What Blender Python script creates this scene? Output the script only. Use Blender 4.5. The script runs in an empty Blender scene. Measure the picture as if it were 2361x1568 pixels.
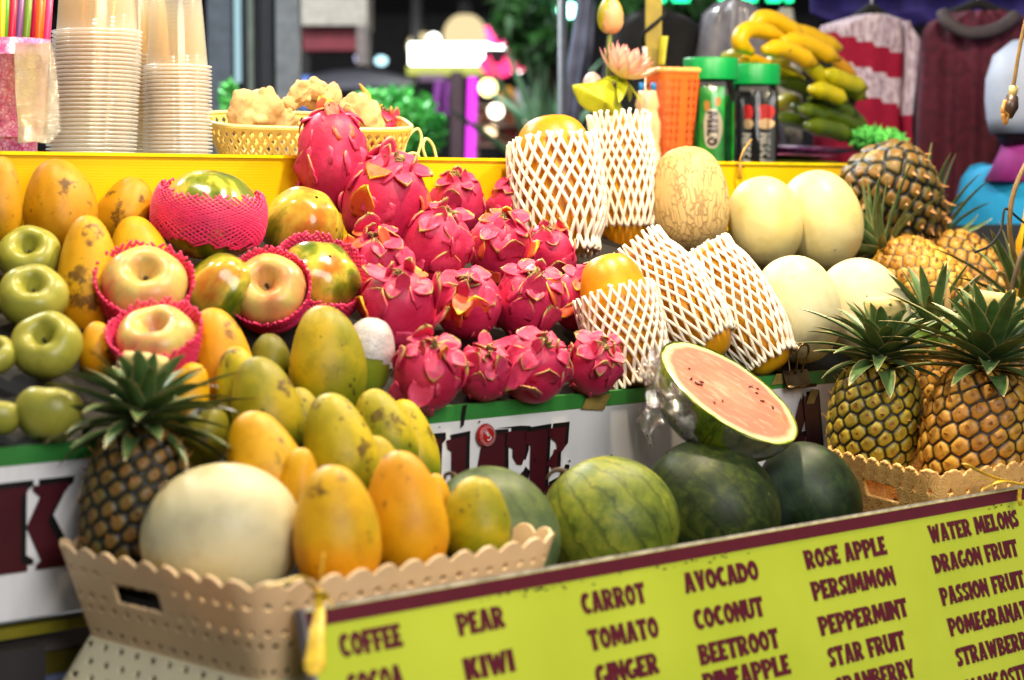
import bpy, math, random
import numpy as np
from mathutils import Vector, Matrix
from mathutils.geometry import tessellate_polygon
R = math.radians
random.seed(7); rng = np.random.default_rng(7)
sc = bpy.context.scene
col = sc.collection
# ------------------------------------------------------------------ camera
F = 4600.0                    # focal length in units of the 2361-px wide photograph
PITCH = 4.28
cam_data = bpy.data.cameras.new('camera'); cam = bpy.data.objects.new('camera', cam_data); col.objects.link(cam)
cam.location = (0, 0, 1.4); cam.rotation_euler = (R(90 - PITCH), 0, 0)
cam_data.sensor_width = 36; cam_data.lens = 36 * F / 2361; cam_data.clip_end = 200; cam_data.clip_start = .05
cam_data.dof.use_dof = True; cam_data.dof.focus_distance = 3.08; cam_data.dof.aperture_fstop = 3.4
sc.camera = cam
# ------------------------------------------------------------------ night sky, stall lamps and added fill lights
world = bpy.data.worlds.new('World'); sc.world = world; world.use_nodes = True
wn = world.node_tree
bg = wn.nodes['Background']; bg.inputs[0].default_value = (.86, .91, 1.0, 1); bg.inputs[1].default_value = .26
sc.view_settings.view_transform = 'Standard'; sc.view_settings.look = 'None'
sc.view_settings.exposure = 0; sc.view_settings.gamma = 1
cy = sc.cycles
cy.use_denoising = True; cy.max_bounces = 8; cy.diffuse_bounces = 4; cy.glossy_bounces = 3
cy.transmission_bounces = 6; cy.transparent_max_bounces = 128; cy.sample_clamp_indirect = 6
cy.caustics_reflective = False; cy.caustics_refractive = False

# stall frame: s runs along the stall (to the right and away), t into the stall, z up
OX, OY = -.209, 2.0
DV = Vector((.744, .668, 0)); MV = Vector((-.668, .744, 0)); ZV = Vector((0, 0, 1))
def W(s, t, z): return Vector((OX, OY, 0)) + DV * s + MV * t + ZV * z
def lamp(name, s, t, z, power, colr, size=.10, aim=None):
    l = bpy.data.lights.new(name, 'AREA'); l.shape = 'DISK'; l.size = size; l.energy = power; l.color = colr
    o = bpy.data.objects.new(name, l); col.objects.link(o); o.location = W(s, t, z)
    d = (W(*aim) if aim else W(s, t, 0)) - o.location
    o.rotation_euler = d.to_track_quat('-Z', 'Y').to_euler()
    return o
WARM = (1.0, .83, .56)
lamp('stall_lamp', .80, .30, 2.42, 35, WARM, .11)
lamp('stall_lamp', 1.75, .42, 2.42, 30, WARM, .11)
lamp('stall_lamp', .12, .72, 2.42, 14, WARM, .11)
lamp('front_fill', -.4, -3.0, 2.9, 125, (1.0, .97, .95), 2.2, aim=(.7, 0, .95))  # broad unseen fill behind the camera, added to brighten the stall front
lamp('back_fill', 2.2, 4.2, 3.9, 210, (.92, .97, 1.0), .5, aim=(2.2, 3.4, 1.0))  # unseen fill added to lift the dim background
lamp('back_fill', .2, 3.4, 3.9, 150, (.92, 1.0, .97), .5, aim=(.4, 4.2, 1.0))  # second unseen fill added above the background, left side

# ------------------------------------------------------------------ view helpers (a pixel of the photograph to a ray; depth comes from the stall)
_cp, _sp = math.cos(R(PITCH)), math.sin(R(PITCH))
CR, CU, CB = Vector((1, 0, 0)), Vector((0, _sp, _cp)), Vector((0, -_cp, _sp))   # right, up, towards the viewer
EYE = Vector((0, 0, 1.4))
def ray(px, py): return -CB + CR * ((px - 1180.5) / F) + CU * ((784 - py) / F)
def onT(px, py, t):
    r = ray(px, py); k = (t - (EYE - Vector((OX, OY, 0))).dot(MV)) / r.dot(MV)
    return EYE + r * k
def onY(px, py, y): r = ray(px, py); return EYE + r * (y / r.y)
def onZ(px, py, z): r = ray(px, py); return EYE + r * ((z - 1.4) / r.z)
def depth(p): return (Vector(p) - EYE).dot(-CB)
def st(p): q = Vector(p) - Vector((OX, OY, 0)); return q.dot(DV), q.dot(MV), q.z
T1, T2 = .44, .92             # front lip of the upper display bed, yellow ledge behind it
LIP = onT(1500, 893, T1).z
SL_N = (MV * -.225 + ZV * .48).normalized(); SL_0 = W(0, T1, LIP)
def onSlope(px, py, rpx, c=1.0):           # resting c radii above the sloping display bed
    r = ray(px, py); k = (SL_0 - EYE).dot(SL_N) / (r.dot(SL_N) - c * rpx / F)
    return EYE + r * k
def cv(x, y, z): return (CR * x + CU * y + CB * z)
def axis_rot(axis, roll=0.0):
    z = Vector(axis).normalized(); x = CB - z * CB.dot(z)
    if x.length < 1e-3: x = CR - z * CR.dot(z)
    x.normalize(); y = z.cross(x)
    return Matrix((x, y, z)).transposed() @ Matrix.Rotation(roll, 3, 'Z')
def mtx(p, rot, s=1.0):
    m = rot.to_4x4() @ Matrix.Scale(s, 4); m.translation = Vector(p); return m

# ------------------------------------------------------------------ object helpers
def obj(name, verts, faces, mat=None, parent=None, smooth=True, attrs=None, uv=None):
    me = bpy.data.meshes.new(name)
    verts = np.asarray(verts, dtype=float).reshape(-1, 3)
    me.from_pydata(verts.tolist(), [], [tuple(map(int, f)) for f in faces])
    if smooth: me.shade_smooth()
    if attrs:
        for k, a in attrs.items():
            at = me.attributes.new(k, 'FLOAT', 'POINT'); at.data.foreach_set('value', np.asarray(a, dtype=np.float32))
    if uv is not None:
        l = me.uv_layers.new(name='UVMap'); vi = np.empty(len(me.loops), dtype=np.int32); me.loops.foreach_get('vertex_index', vi)
        l.data.foreach_set('uv', np.asarray(uv, dtype=np.float32)[vi].ravel())
    for m in (mat if isinstance(mat, (list, tuple)) else [mat]):
        if m: me.materials.append(m)
    o = bpy.data.objects.new(name, me); col.objects.link(o)
    if parent: o.parent = parent
    return o
def tag(o, label, cat, group=None, kind=None):
    if label: o['label'] = label
    if cat: o['category'] = cat
    if group: o['group'] = group
    if kind: o['kind'] = kind
    return o
def empty(name, m, label, cat, group=None):
    o = bpy.data.objects.new(name, None); col.objects.link(o); o.empty_display_size = .02
    if isinstance(m, Matrix): o.matrix_world = m
    else: o.location = m
    return tag(o, label, cat, group)
class MB:
    def __init__(s): s.v = []; s.f = []; s.a = {}; s.n = 0
    def add(s, v, f, **at):
        v = np.asarray(v, dtype=float).reshape(-1, 3); b = s.n
        s.v.append(v); s.f += [tuple(i + b for i in q) for q in f]; s.n += len(v)
        for k, x in at.items(): s.a.setdefault(k, []).append(np.broadcast_to(np.asarray(x, dtype=float), (len(v),)))
        return s
    def box(s, lo, hi, M=None):
        x0, y0, z0 = lo; x1, y1, z1 = hi
        v = [(x0,y0,z0),(x1,y0,z0),(x1,y1,z0),(x0,y1,z0),(x0,y0,z1),(x1,y0,z1),(x1,y1,z1),(x0,y1,z1)]
        if M is not None: v = [tuple(M @ Vector(p)) for p in v]
        return s.add(v, [(0,3,2,1),(4,5,6,7),(0,1,5,4),(1,2,6,5),(2,3,7,6),(3,0,4,7)])
    def tube(s, pts, rad, n=6, cap=True, flat=1.0, **at):
        v, f = tube(pts, rad, n, cap, flat); return s.add(v, f, **at)
    def build(s, name, mat=None, parent=None, smooth=True):
        if not s.v: return None
        at = {k: np.concatenate(x) for k, x in s.a.items()}
        return obj(name, np.concatenate(s.v), s.f, mat, parent, smooth, at or None)
def tube(pts, rad, n=6, cap=True, flat=1.0):
    P = np.asarray(pts, dtype=float); k = len(P)
    rad = np.broadcast_to(np.asarray(rad, dtype=float), (k,))
    T = np.gradient(P, axis=0); T /= np.linalg.norm(T, axis=1)[:, None] + 1e-12
    up = np.array([0, 0, 1.0]) if abs(T[0][2]) < .9 else np.array([1.0, 0, 0])
    A = np.cross(T[0], up); A /= np.linalg.norm(A); V = []
    an = np.arange(n) * 2 * np.pi / n
    for i in range(k):
        A = A - T[i] * A.dot(T[i]); A /= np.linalg.norm(A) + 1e-12; B = np.cross(T[i], A)
        V.append(P[i] + rad[i] * (np.cos(an)[:, None] * A + flat * np.sin(an)[:, None] * B))
    V = np.concatenate(V); f = []
    for i in range(k - 1):
        for j in range(n):
            f.append((i*n+j, i*n+(j+1) % n, (i+1)*n+(j+1) % n, (i+1)*n+j))
    if cap: f.append(tuple(range(n - 1, -1, -1))); f.append(tuple((k-1)*n + j for j in range(n)))
    return V, f
def lathe(prof, n=40, close=True):
    """prof: list of (r, z) from bottom to top; returns verts, faces, uv"""
    prof = np.asarray(prof, dtype=float); k = len(prof)
    an = np.arange(n) * 2 * np.pi / n
    V = np.stack([prof[:, :1] * np.cos(an), prof[:, :1] * np.sin(an), np.repeat(prof[:, 1:], n, 1)], -1).reshape(-1, 3)
    uv = np.stack([np.tile(np.abs(an / np.pi - 1), k), np.repeat(np.linspace(0, 1, k), n)], -1)
    f = [(i*n+j, i*n+(j+1) % n, (i+1)*n+(j+1) % n, (i+1)*n+j) for i in range(k-1) for j in range(n)]
    return V, f, uv
def ell_prof(rx, rz, n=28, p=1.0, egg=0.0):
    ph = np.linspace(-np.pi/2 + .02, np.pi/2 - .02, n)
    z = np.sin(ph); r = np.cos(ph) ** p * (1 - egg * z)
    return np.stack([r * rx, z * rz], -1)
def vnoise(V, scale, seed=0, oct=3):
    """cheap smooth pseudo noise from sines, about -1..1"""
    g = np.random.default_rng(seed); out = np.zeros(len(V)); amp = 1.0; tot = 0
    for o in range(oct):
        for _ in range(3):
            k = g.normal(size=3) * scale * (1.9 ** o); out += amp * np.sin(V @ k + g.uniform(0, 6.28)) / 1.7
        tot += amp; amp *= .5
    return out / tot
def spline(pts, n=24):
    P = np.asarray([tuple(p) for p in pts], dtype=float); m = len(P); out = []
    Q = np.concatenate([[2*P[0]-P[1]], P, [2*P[-1]-P[-2]]])
    for x in np.linspace(0, m - 1 - 1e-6, n):
        i = int(x); u = x - i; a, b, c, d = Q[i:i+4]
        out.append(.5*((2*b)+(-a+c)*u+(2*a-5*b+4*c-d)*u*u+(-a+3*b-3*c+d)*u**3))
    return np.array(out)

# ------------------------------------------------------------------ materials
def srgb(*c):
    return tuple((x/255/12.92 if x/255 <= .04045 else ((x/255+.055)/1.055)**2.4) for x in c) + (1,)
class NT:
    def __init__(s, name):
        s.m = bpy.data.materials.new(name); s.m.use_nodes = True; s.t = s.m.node_tree; s.t.nodes.clear()
        s.out = s.t.nodes.new('ShaderNodeOutputMaterial')
    def n(s, ty, **kw):
        x = s.t.nodes.new('ShaderNode' + ty)
        for k, v in kw.items():
            if k.startswith('i_'): s.set(x, k[2:].replace('_', ' '), v)
            else: setattr(x, k, v)
        return x
    def set(s, node, key, v):
        inp = node.inputs[int(key) if str(key).isdigit() else key]
        if isinstance(v, bpy.types.NodeSocket): s.t.links.new(v, inp)
        else: inp.default_value = v
    def math(s, op, a, b=0.0, clamp=False):
        x = s.n('Math', operation=op, use_clamp=clamp); s.set(x, 0, a); s.set(x, 1, b); return x.outputs[0]
    def mix(s, f, a, b, mode='MIX'):
        x = s.n('Mix', data_type='RGBA', blend_type=mode)
        s.set(x, 0, f); s.set(x, 6, a); s.set(x, 7, b); return x.outputs[2]
    def ramp(s, f, stops, interp='LINEAR'):
        x = s.n('ValToRGB'); x.color_ramp.interpolation = interp; e = x.color_ramp.elements
        while len(e) < len(stops): e.new(.5)
        for i, (p, c) in enumerate(stops): e[i].position = p; e[i].color = c if len(c) == 4 else tuple(c) + (1,)
        s.set(x, 0, f); return x.outputs[0]
    def sm(s, f, a, b):
        x = s.n('MapRange', interpolation_type='SMOOTHSTEP'); s.set(x, 0, f); s.set(x, 1, a); s.set(x, 2, b); return x.outputs[0]
    def coord(s, kind='Object', scale=(1, 1, 1), rand=True):
        c = s.n('TexCoord').outputs[kind]; mp = s.n('Mapping'); s.set(mp, 0, c); s.set(mp, 'Scale', scale)
        if rand:
            r = s.math('MULTIPLY', s.n('ObjectInfo').outputs['Random'], 57.0); cx = s.n('CombineXYZ')
            for i in range(3): s.set(cx, i, r)
            s.set(mp, 1, cx.outputs[0])
        return mp.outputs[0]
    def noise(s, v, scale, detail=3, rough=.5, dist=0.0):
        x = s.n('TexNoise'); s.set(x, 'Vector', v); s.set(x, 'Scale', scale); s.set(x, 'Detail', detail); s.set(x, 'Roughness', rough); s.set(x, 'Distortion', dist)
        return x.outputs['Fac']
    def attr(s, name): return s.n('Attribute', attribute_name=name).outputs['Fac']
    def bump(s, h, strength=.3, dist=.002):
        x = s.n('Bump'); s.set(x, 'Strength', strength); s.set(x, 'Distance', dist); s.set(x, 'Height', h); return x.outputs[0]
    def bsdf(s, base, rough=.5, spec=.5, normal=None, coat=0, metal=0, sheen=0, trans=0, alpha=None, emit=None, es=0, sss=0, coat_rough=.1):
        p = s.n('BsdfPrincipled'); s.set(p, 'Base Color', base); s.set(p, 'Roughness', rough); s.set(p, 'Specular IOR Level', spec)
        s.set(p, 'Metallic', metal); s.set(p, 'Coat Weight', coat); s.set(p, 'Coat Roughness', coat_rough)
        if normal is not None: s.set(p, 'Normal', normal)
        if trans: s.set(p, 'Transmission Weight', trans)
        if alpha is not None: s.set(p, 'Alpha', alpha)
        if emit is not None: s.set(p, 'Emission Color', emit); s.set(p, 'Emission Strength', es)
        if sss: s.set(p, 'Subsurface Weight', sss); s.set(p, 'Subsurface Radius', (.5, .3, .15)); s.set(p, 'Subsurface Scale', .01)
        s.t.links.new(p.outputs[0], s.out.inputs[0]); return s.m
_simple = {}
def simple(name, rgb, rough=.5, var=.12, scale=30, bump=.0, **kw):
    if name in _simple: return _simple[name]
    t = NT(name); v = t.coord(); f = t.noise(v, scale, 4)
    c = srgb(*rgb); d = tuple(x * (1 - var * 2) for x in c[:3]) + (1,); h = tuple(min(1, x * (1 + var)) for x in c[:3]) + (1,)
    nm = t.bump(f, bump, .003) if bump else None
    _simple[name] = t.bsdf(t.ramp(f, [(.3, d), (.7, h)]), rough, normal=nm, **kw); return _simple[name]
def emis(name, rgb, s):
    t = NT(name); e = t.n('Emission'); t.set(e, 0, srgb(*rgb)); t.set(e, 1, s); t.t.links.new(e.outputs[0], t.out.inputs[0]); return t.m
def fruit_mat(name, stops, scale=9, spots=None, rough=.38, bump=.08, tint=None, coat=.0, spec=.4, stretch=(1, 1, 1), freck=None):
    """stops over noise; tint=(rgb, lo, hi) blends in along the fruit's own length; spots=(rgb, scale, threshold)"""
    t = NT(name); v = t.coord(scale=stretch); f = t.noise(v, scale, 4, .55, .3)
    c = t.ramp(f, [(p, tuple(q * .80 for q in srgb(*k)[:3]) + (1,)) for p, k in stops])
    if tint:
        g = t.n('SeparateXYZ'); t.set(g, 0, t.n('TexCoord').outputs['Generated'])
        h = t.math('ADD', g.outputs[2], t.math('MULTIPLY', t.math('SUBTRACT', f, .5), .8))
        c = t.mix(t.sm(h, tint[1], tint[2]), c, srgb(*tint[0]))
    if spots:
        k = t.noise(v, spots[1], 6, .62, .15); k2 = t.noise(v, spots[1] * .35, 2)
        q = t.math('ADD', t.math('MULTIPLY', k, .6), t.math('MULTIPLY', k2, .4))
        c = t.mix(t.math('MULTIPLY', t.sm(q, spots[2] - .02, spots[2] + .06), .85), c, srgb(*spots[0]))
    if freck:
        vo = t.n('TexVoronoi'); t.set(vo, 'Vector', v); t.set(vo, 'Scale', freck[1] * .55); 
        c = t.mix(t.math('MULTIPLY', t.sm(t.math('ADD', vo.outputs['Distance'], t.math('MULTIPLY', t.sm(t.noise(v, freck[1] * .25, 2), .6, .4), .25)), freck[2] * 1.7, freck[2] * .7), .8), c, srgb(*freck[0]))
    nb = t.noise(v, scale * 9, 3)
    if name[:4] in ('hone', 'mang', 'papa', 'gree', 'pink'): c = t.mix(t.math('MULTIPLY', t.sm(t.noise(v, scale * 3.2, 6, .7), .46, .64), .34), c, tuple(q * .55 for q in srgb(*stops[0][1])[:3]) + (1,))
    return t.bsdf(c, rough, spec, t.bump(nb, bump, .002), coat)
MG = dict(spots=((74, 46, 20), 44, .572), rough=.5, bump=.10, spec=.3)
mango = {
 'gold': fruit_mat('mango_gold', [(.3, (214, 150, 6)), (.55, (226, 172, 14)), (.75, (196, 160, 20))], 14, tint=((208, 138, 4), .5, .0), freck=((80, 50, 15), 90, .10), **MG),
 'orange': fruit_mat('mango_orange', [(.3, (222, 146, 6)), (.6, (226, 164, 10)), (.8, (200, 150, 18))], 12, freck=((90, 50, 15), 80, .08), **MG),
 'green': fruit_mat('mango_green', [(.28, (122, 124, 10)), (.5, (168, 150, 12)), (.72, (206, 168, 16))], 12, tint=((96, 112, 8), .55, .0), freck=((60, 44, 14), 110, .16), **MG),
 'lime': fruit_mat('mango_lime', [(.3, (150, 142, 14)), (.55, (200, 176, 20)), (.75, (222, 184, 22))], 12, tint=((104, 124, 8), .5, .05), freck=((70, 44, 14), 90, .16), **MG),
 'dark': fruit_mat('mango_dark', [(.3, (96, 96, 12)), (.6, (134, 126, 20)), (.8, (120, 120, 20))], 12, freck=((50, 36, 14), 80, .10), **MG),
 'brown': fruit_mat('mango_spotty', [(.3, (196, 130, 8)), (.6, (206, 150, 12)), (.8, (168, 126, 16))], 14, spots=((48, 26, 12), 40, .565), rough=.5, spec=.3, freck=((70, 38, 14), 100, .14)),
}
papaya_m = fruit_mat('papaya_skin', [(.3, (214, 132, 8)), (.6, (230, 164, 14)), (.8, (224, 186, 40))], 10, spots=((120, 80, 20), 40, .66), rough=.36, freck=((120, 80, 20), 90, .06))
papaya_g = fruit_mat('papaya_mottled_skin', [(.40, (74, 98, 16)), (.49, (130, 138, 26)), (.55, (206, 190, 66)), (.70, (190, 110, 30))], 13, rough=.2, bump=.12, coat=.35, stretch=(1, 1, .55), freck=((90, 60, 20), 70, .07))
green_apple_m = fruit_mat('green_apple_skin', [(.3, (150, 152, 48)), (.7, (184, 176, 76))], 10, rough=.36, bump=.03, freck=((196, 200, 120), 170, .07))
pink_apple_m = fruit_mat('pink_apple_skin', [(.36, (212, 196, 104)), (.5, (222, 170, 100)), (.66, (206, 116, 84))], 9, rough=.36, bump=.03, stretch=(2.4, 2.4, .5))
honeydew_m = fruit_mat('honeydew_rind', [(.3, (210, 196, 146)), (.6, (222, 212, 168)), (.8, (214, 196, 130))], 7, rough=.5, bump=.05, tint=((206, 200, 150), .4, .0), freck=((190, 170, 100), 40, .10))
honeydew_y = fruit_mat('honeydew_yellow_rind', [(.3, (222, 200, 120)), (.6, (228, 212, 150)), (.8, (214, 184, 90))], 7, rough=.46, bump=.05)
def cantaloupe():
    t = NT('cantaloupe_rind'); v = t.coord(scale=(1, 1, .22)); f = t.noise(v, 14, 3)
    d = t.n('TexVoronoi', feature='DISTANCE_TO_EDGE'); w = t.n('VectorMath', operation='ADD'); t.set(w, 0, v)
    nz = t.n('TexNoise'); t.set(nz, 'Vector', t.coord(scale=(1, 1, .6))); t.set(nz, 'Scale', 40); sv = t.n('VectorMath', operation='SCALE'); t.set(sv, 0, nz.outputs['Color']); t.set(sv, 'Scale', .03)
    t.set(w, 1, sv.outputs[0]); t.set(d, 'Vector', w.outputs[0]); t.set(d, 'Scale', 100)
    line = t.math('SUBTRACT', 1.0, t.sm(d.outputs['Distance'], .02, .12)); line = t.math('MULTIPLY', line, t.sm(t.noise(t.coord(), 16, 3), .26, .46))
    c = t.mix(t.math('MULTIPLY', line, .6), t.ramp(f, [(.3, srgb(184, 150, 92)), (.7, srgb(206, 176, 118))]), srgb(104, 76, 40))
    return t.bsdf(c, .55, .35, t.bump(line, .35, .002))
cantaloupe_m = cantaloupe()
def watermelon(name, light, mid, dark, stripes=10, amt=.6, bloom=0):
    t = NT(name); v = t.coord(); uvc = t.n('TexCoord').outputs['UV']; s = t.n('SeparateXYZ'); t.set(s, 0, uvc)
    n1 = t.noise(v, 38, 8, .66, .4); n2 = t.noise(v, 8, 2)
    ang = t.math('ADD', t.math('MULTIPLY', s.outputs[0], 3.1416 * stripes), t.math('MULTIPLY', t.math('SUBTRACT', n1, .5), 3.4))
    w = t.math('ABSOLUTE', t.math('SINE', ang)); st_ = t.sm(w, .42, .06)
    d = t.n('TexVoronoi', feature='DISTANCE_TO_EDGE'); t.set(d, 'Vector', v); t.set(d, 'Scale', 46)
    vein = t.math('MULTIPLY', t.math('MULTIPLY', t.sm(d.outputs['Distance'], .09, .0), t.sm(n1, .46, .62)), .4)
    base = t.ramp(t.math('ADD', t.math('MULTIPLY', n1, .65), t.math('MULTIPLY', n2, .35)), [(.34, srgb(*dark)), (.5, srgb(*mid)), (.66, srgb(*light))])
    k = t.math('MAXIMUM', t.math('MULTIPLY', st_, amt), t.math('MULTIPLY', vein, .55))
    c = t.mix(k, base, tuple(x * .42 for x in srgb(*dark)[:3]) + (1,))
    sc_ = t.n('TexNoise'); t.set(sc_, 'Vector', t.coord(scale=(40, 240, 60))); t.set(sc_, 'Scale', 1.0); t.set(sc_, 'Detail', 2)
    c = t.mix(t.math('MULTIPLY', t.sm(sc_.outputs['Fac'], .72, .78), .25), c, srgb(170, 170, 130))
    if bloom: c = t.mix(t.math('MULTIPLY', t.sm(n2, .45, .7), bloom), c, srgb(120, 136, 130))
    return t.bsdf(c, .5, .3, t.bump(n1, .10, .002))
wm_olive = watermelon('watermelon_olive', (144, 144, 46), (100, 112, 32), (44, 60, 18), 9, .5)
wm_grey = watermelon('watermelon_greyish', (104, 114, 52), (72, 88, 38), (34, 52, 24), 9, .4, .2)
wm_dark = watermelon('watermelon_dark', (84, 92, 30), (40, 54, 18), (14, 24, 9), 10, .4)
wm_bloom = watermelon('watermelon_bloomed', (56, 76, 30), (30, 46, 20), (13, 25, 11), 10, .35, .28)
wm_rind = watermelon('watermelon_half_rind', (150, 140, 30), (92, 110, 20), (34, 54, 10), 9, .6)
def flesh(rad):
    t = NT('watermelon_flesh'); v = t.coord(rand=False); s = t.n('SeparateXYZ'); t.set(s, 0, v)
    r = t.n('VectorMath', operation='LENGTH'); cb = t.n('CombineXYZ'); t.set(cb, 0, s.outputs[0]); t.set(cb, 1, s.outputs[1]); t.set(r, 0, cb.outputs[0])
    f = t.noise(v, 30, 5, .6); a = t.math('ADD', t.math('MULTIPLY', r.outputs['Value'], 1 / rad), t.math('MULTIPLY', t.math('SUBTRACT', f, .5), .12))
    c = t.ramp(a, [(.0, srgb(232, 138, 108)), (.5, srgb(228, 116, 90)), (.85, srgb(232, 120, 94)), (.91, srgb(236, 180, 140)), (.945, srgb(236, 220, 164)), (.98, srgb(206, 206, 110)), (1.0, srgb(90, 120, 24))])
    c = t.mix(t.math('MULTIPLY', t.math('MULTIPLY', t.sm(t.noise(t.coord(scale=(1, .35, 1), rand=False), 70, 6, .7), .48, .66), t.sm(a, .86, .74)), .6), c, srgb(240, 176, 146))
    return t.bsdf(c, .14, .6, t.bump(t.noise(v, 90, 4), .35, .002), .5)
def dragon(name, a, b, tip, edge):
    t = NT(name); v = t.coord(); f = t.noise(v, 22, 4, .6, .4); e = t.attr('edge')
    c = t.ramp(f, [(.3, srgb(*a)), (.7, srgb(*b))])
    ee = t.math('ADD', e, t.math('MULTIPLY', t.math('SUBTRACT', t.noise(v, 45, 4), .5), .55))
    c = t.mix(t.sm(ee, .68, .95), c, srgb(*tip)); c = t.mix(t.sm(ee, .99, 1.12), c, srgb(*edge))
    sp = t.noise(v, 160, 3); c = t.mix(t.math('MULTIPLY', t.sm(sp, .66, .74), .35), c, srgb(150, 100, 60))
    return t.bsdf(c, .48, .4, t.bump(t.noise(v, 60, 5, .6), .4, .003))
dragon_m = dragon('dragonfruit_skin', (172, 22, 62), (202, 48, 92), (196, 110, 70), (140, 120, 50))
bract_m = dragon('dragonfruit_bract', (182, 34, 72), (212, 66, 106), (170, 140, 78), (96, 78, 40))
bract_y = dragon('dragonfruit_yellow_bract', (214, 60, 50), (226, 110, 60), (222, 176, 30), (110, 84, 30))
tuft_m = simple('dried_flower_tuft', (128, 104, 58), .8, .25, 60, .4)
foam_w = simple('white_foam_net', (236, 220, 198), .62, .03, 60, .15, sss=.0)
foam_p = simple('pink_foam_net', (228, 50, 104), .5, .08, 60, .15)
def pine(name, eye, eye2, groove, gw=.22):
    t = NT(name); v = t.coord(); e = t.attr('eye'); b = t.attr('blade'); f = t.noise(v, 16, 4); g = t.noise(v, 90, 4, .6)
    c = t.ramp(f, [(.35, srgb(*eye)), (.65, srgb(*eye2))])
    c = t.mix(t.math('MULTIPLY', t.sm(g, .5, .68), .5), c, srgb(110, 66, 24))
    c = t.mix(t.math('MULTIPLY', t.sm(t.attr('ctr'), .55, .1), .45), c, srgb(120, 74, 30)); c = t.mix(t.sm(e, gw, gw * .25), c, srgb(*groove)); c = t.mix(b, c, srgb(168, 118, 66))
    return t.bsdf(c, .45, .4, t.bump(g, .5, .003))
pine_gold = pine('pineapple_golden_rind', (218, 172, 62), (200, 140, 50), (70, 50, 20))
pine_green = pine('pineapple_green_rind', (178, 160, 40), (150, 134, 36), (22, 24, 10), .34)
pine_brown = pine('pineapple_brown_rind', (198, 152, 50), (170, 118, 42), (34, 22, 10), .3)
pine_dark = pine('pineapple_dark_rind', (86, 84, 30), (130, 96, 40), (14, 16, 10), .5)
def leaf_mat(name, a, b, edge, es=.78):
    t = NT(name); v = t.coord(); e = t.attr('edge'); f = t.noise(v, 30, 4)
    c = t.ramp(f, [(.3, srgb(*a)), (.7, srgb(*b))]); n = t.math('ADD', e, t.math('MULTIPLY', t.math('SUBTRACT', t.noise(v, 40, 3), .5), .5))
    return t.bsdf(t.mix(t.sm(n, es, 1.02), c, srgb(*edge)), .42, .4, t.bump(f, .1, .002))
crown_m = leaf_mat('pineapple_leaf', (52, 80, 40), (92, 118, 66), (176, 158, 108), .62)
crown_l = leaf_mat('pineapple_fresh_leaf', (70, 104, 24), (110, 138, 40), (190, 180, 110))
straw_leaf = simple('dry_leaf', (176, 140, 78), .6, .2, 40, .2)
cutpith = simple('cut_crown_pith', (214, 190, 120), .6, .12, 60, .3)
banana_y = fruit_mat('banana_yellow', [(.3, (232, 176, 4)), (.7, (240, 196, 16))], 18, spots=((110, 70, 20), 60, .64), rough=.4, bump=.06)
banana_o = fruit_mat('banana_ripe', [(.3, (214, 146, 10)), (.7, (230, 170, 14))], 18, spots=((90, 54, 20), 50, .60), rough=.4, bump=.06)
banana_l = fruit_mat('banana_turning', [(.3, (150, 156, 10)), (.7, (212, 190, 14))], 16, spots=((90, 70, 20), 60, .66), rough=.4, bump=.06)
banana_g = fruit_mat('banana_green', [(.3, (52, 76, 8)), (.7, (96, 112, 14))], 16, spots=((60, 50, 16), 60, .66), rough=.4, bump=.06)
banana_tip = simple('banana_tip', (70, 44, 24), .7, .3, 90, .2)
ginger_m = fruit_mat('ginger_skin', [(.3, (206, 156, 96)), (.6, (238, 196, 136)), (.8, (222, 176, 112))], 30, spots=((120, 76, 40), 60, .66), rough=.7, bump=.4)
def soft_plastic(name, rgb, k):
    t = NT(name); f = t.noise(t.coord(), 12, 4); c = t.ramp(f, [(.3, tuple(x * .88 for x in srgb(*rgb)[:3]) + (1,)), (.7, srgb(*rgb))]); p = t.n('BsdfPrincipled'); t.set(p, 0, c); t.set(p, 'Roughness', .5); tl = t.n('BsdfTranslucent'); t.set(tl, 0, c); mx = t.n('MixShader'); t.set(mx, 0, k)
    t.t.links.new(p.outputs[0], mx.inputs[1]); t.t.links.new(tl.outputs[0], mx.inputs[2]); t.t.links.new(mx.outputs[0], t.out.inputs[0]); return t.m
pale_plastic = soft_plastic('pale_peach_plastic', (246, 212, 162), .18)
tan_plastic = soft_plastic('tan_basket_plastic', (244, 194, 116), .15)
cream_plastic = simple('cream_plastic', (214, 204, 166), .5, .05, 12)
yellow_plastic = simple('yellow_plastic_basket', (236, 196, 92), .4, .05, 20)
orange_plastic = simple('orange_plastic', (240, 104, 30), .4, .06, 20)
raffia_m = simple('raffia_ribbon', (226, 186, 40), .45, .15, 80, .2)
black_cloth = simple('black_cloth', (18, 17, 18), .9, .3, 20, .2)
dark_wood = simple('dark_bed', (16, 10, 9), .8, .3, 20)
steel = simple('dull_metal', (150, 150, 155), .3, .1, 30, metal=.9)
bronze = simple('bronzed_clip', (120, 96, 64), .25, .2, 40, metal=.9)
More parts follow.
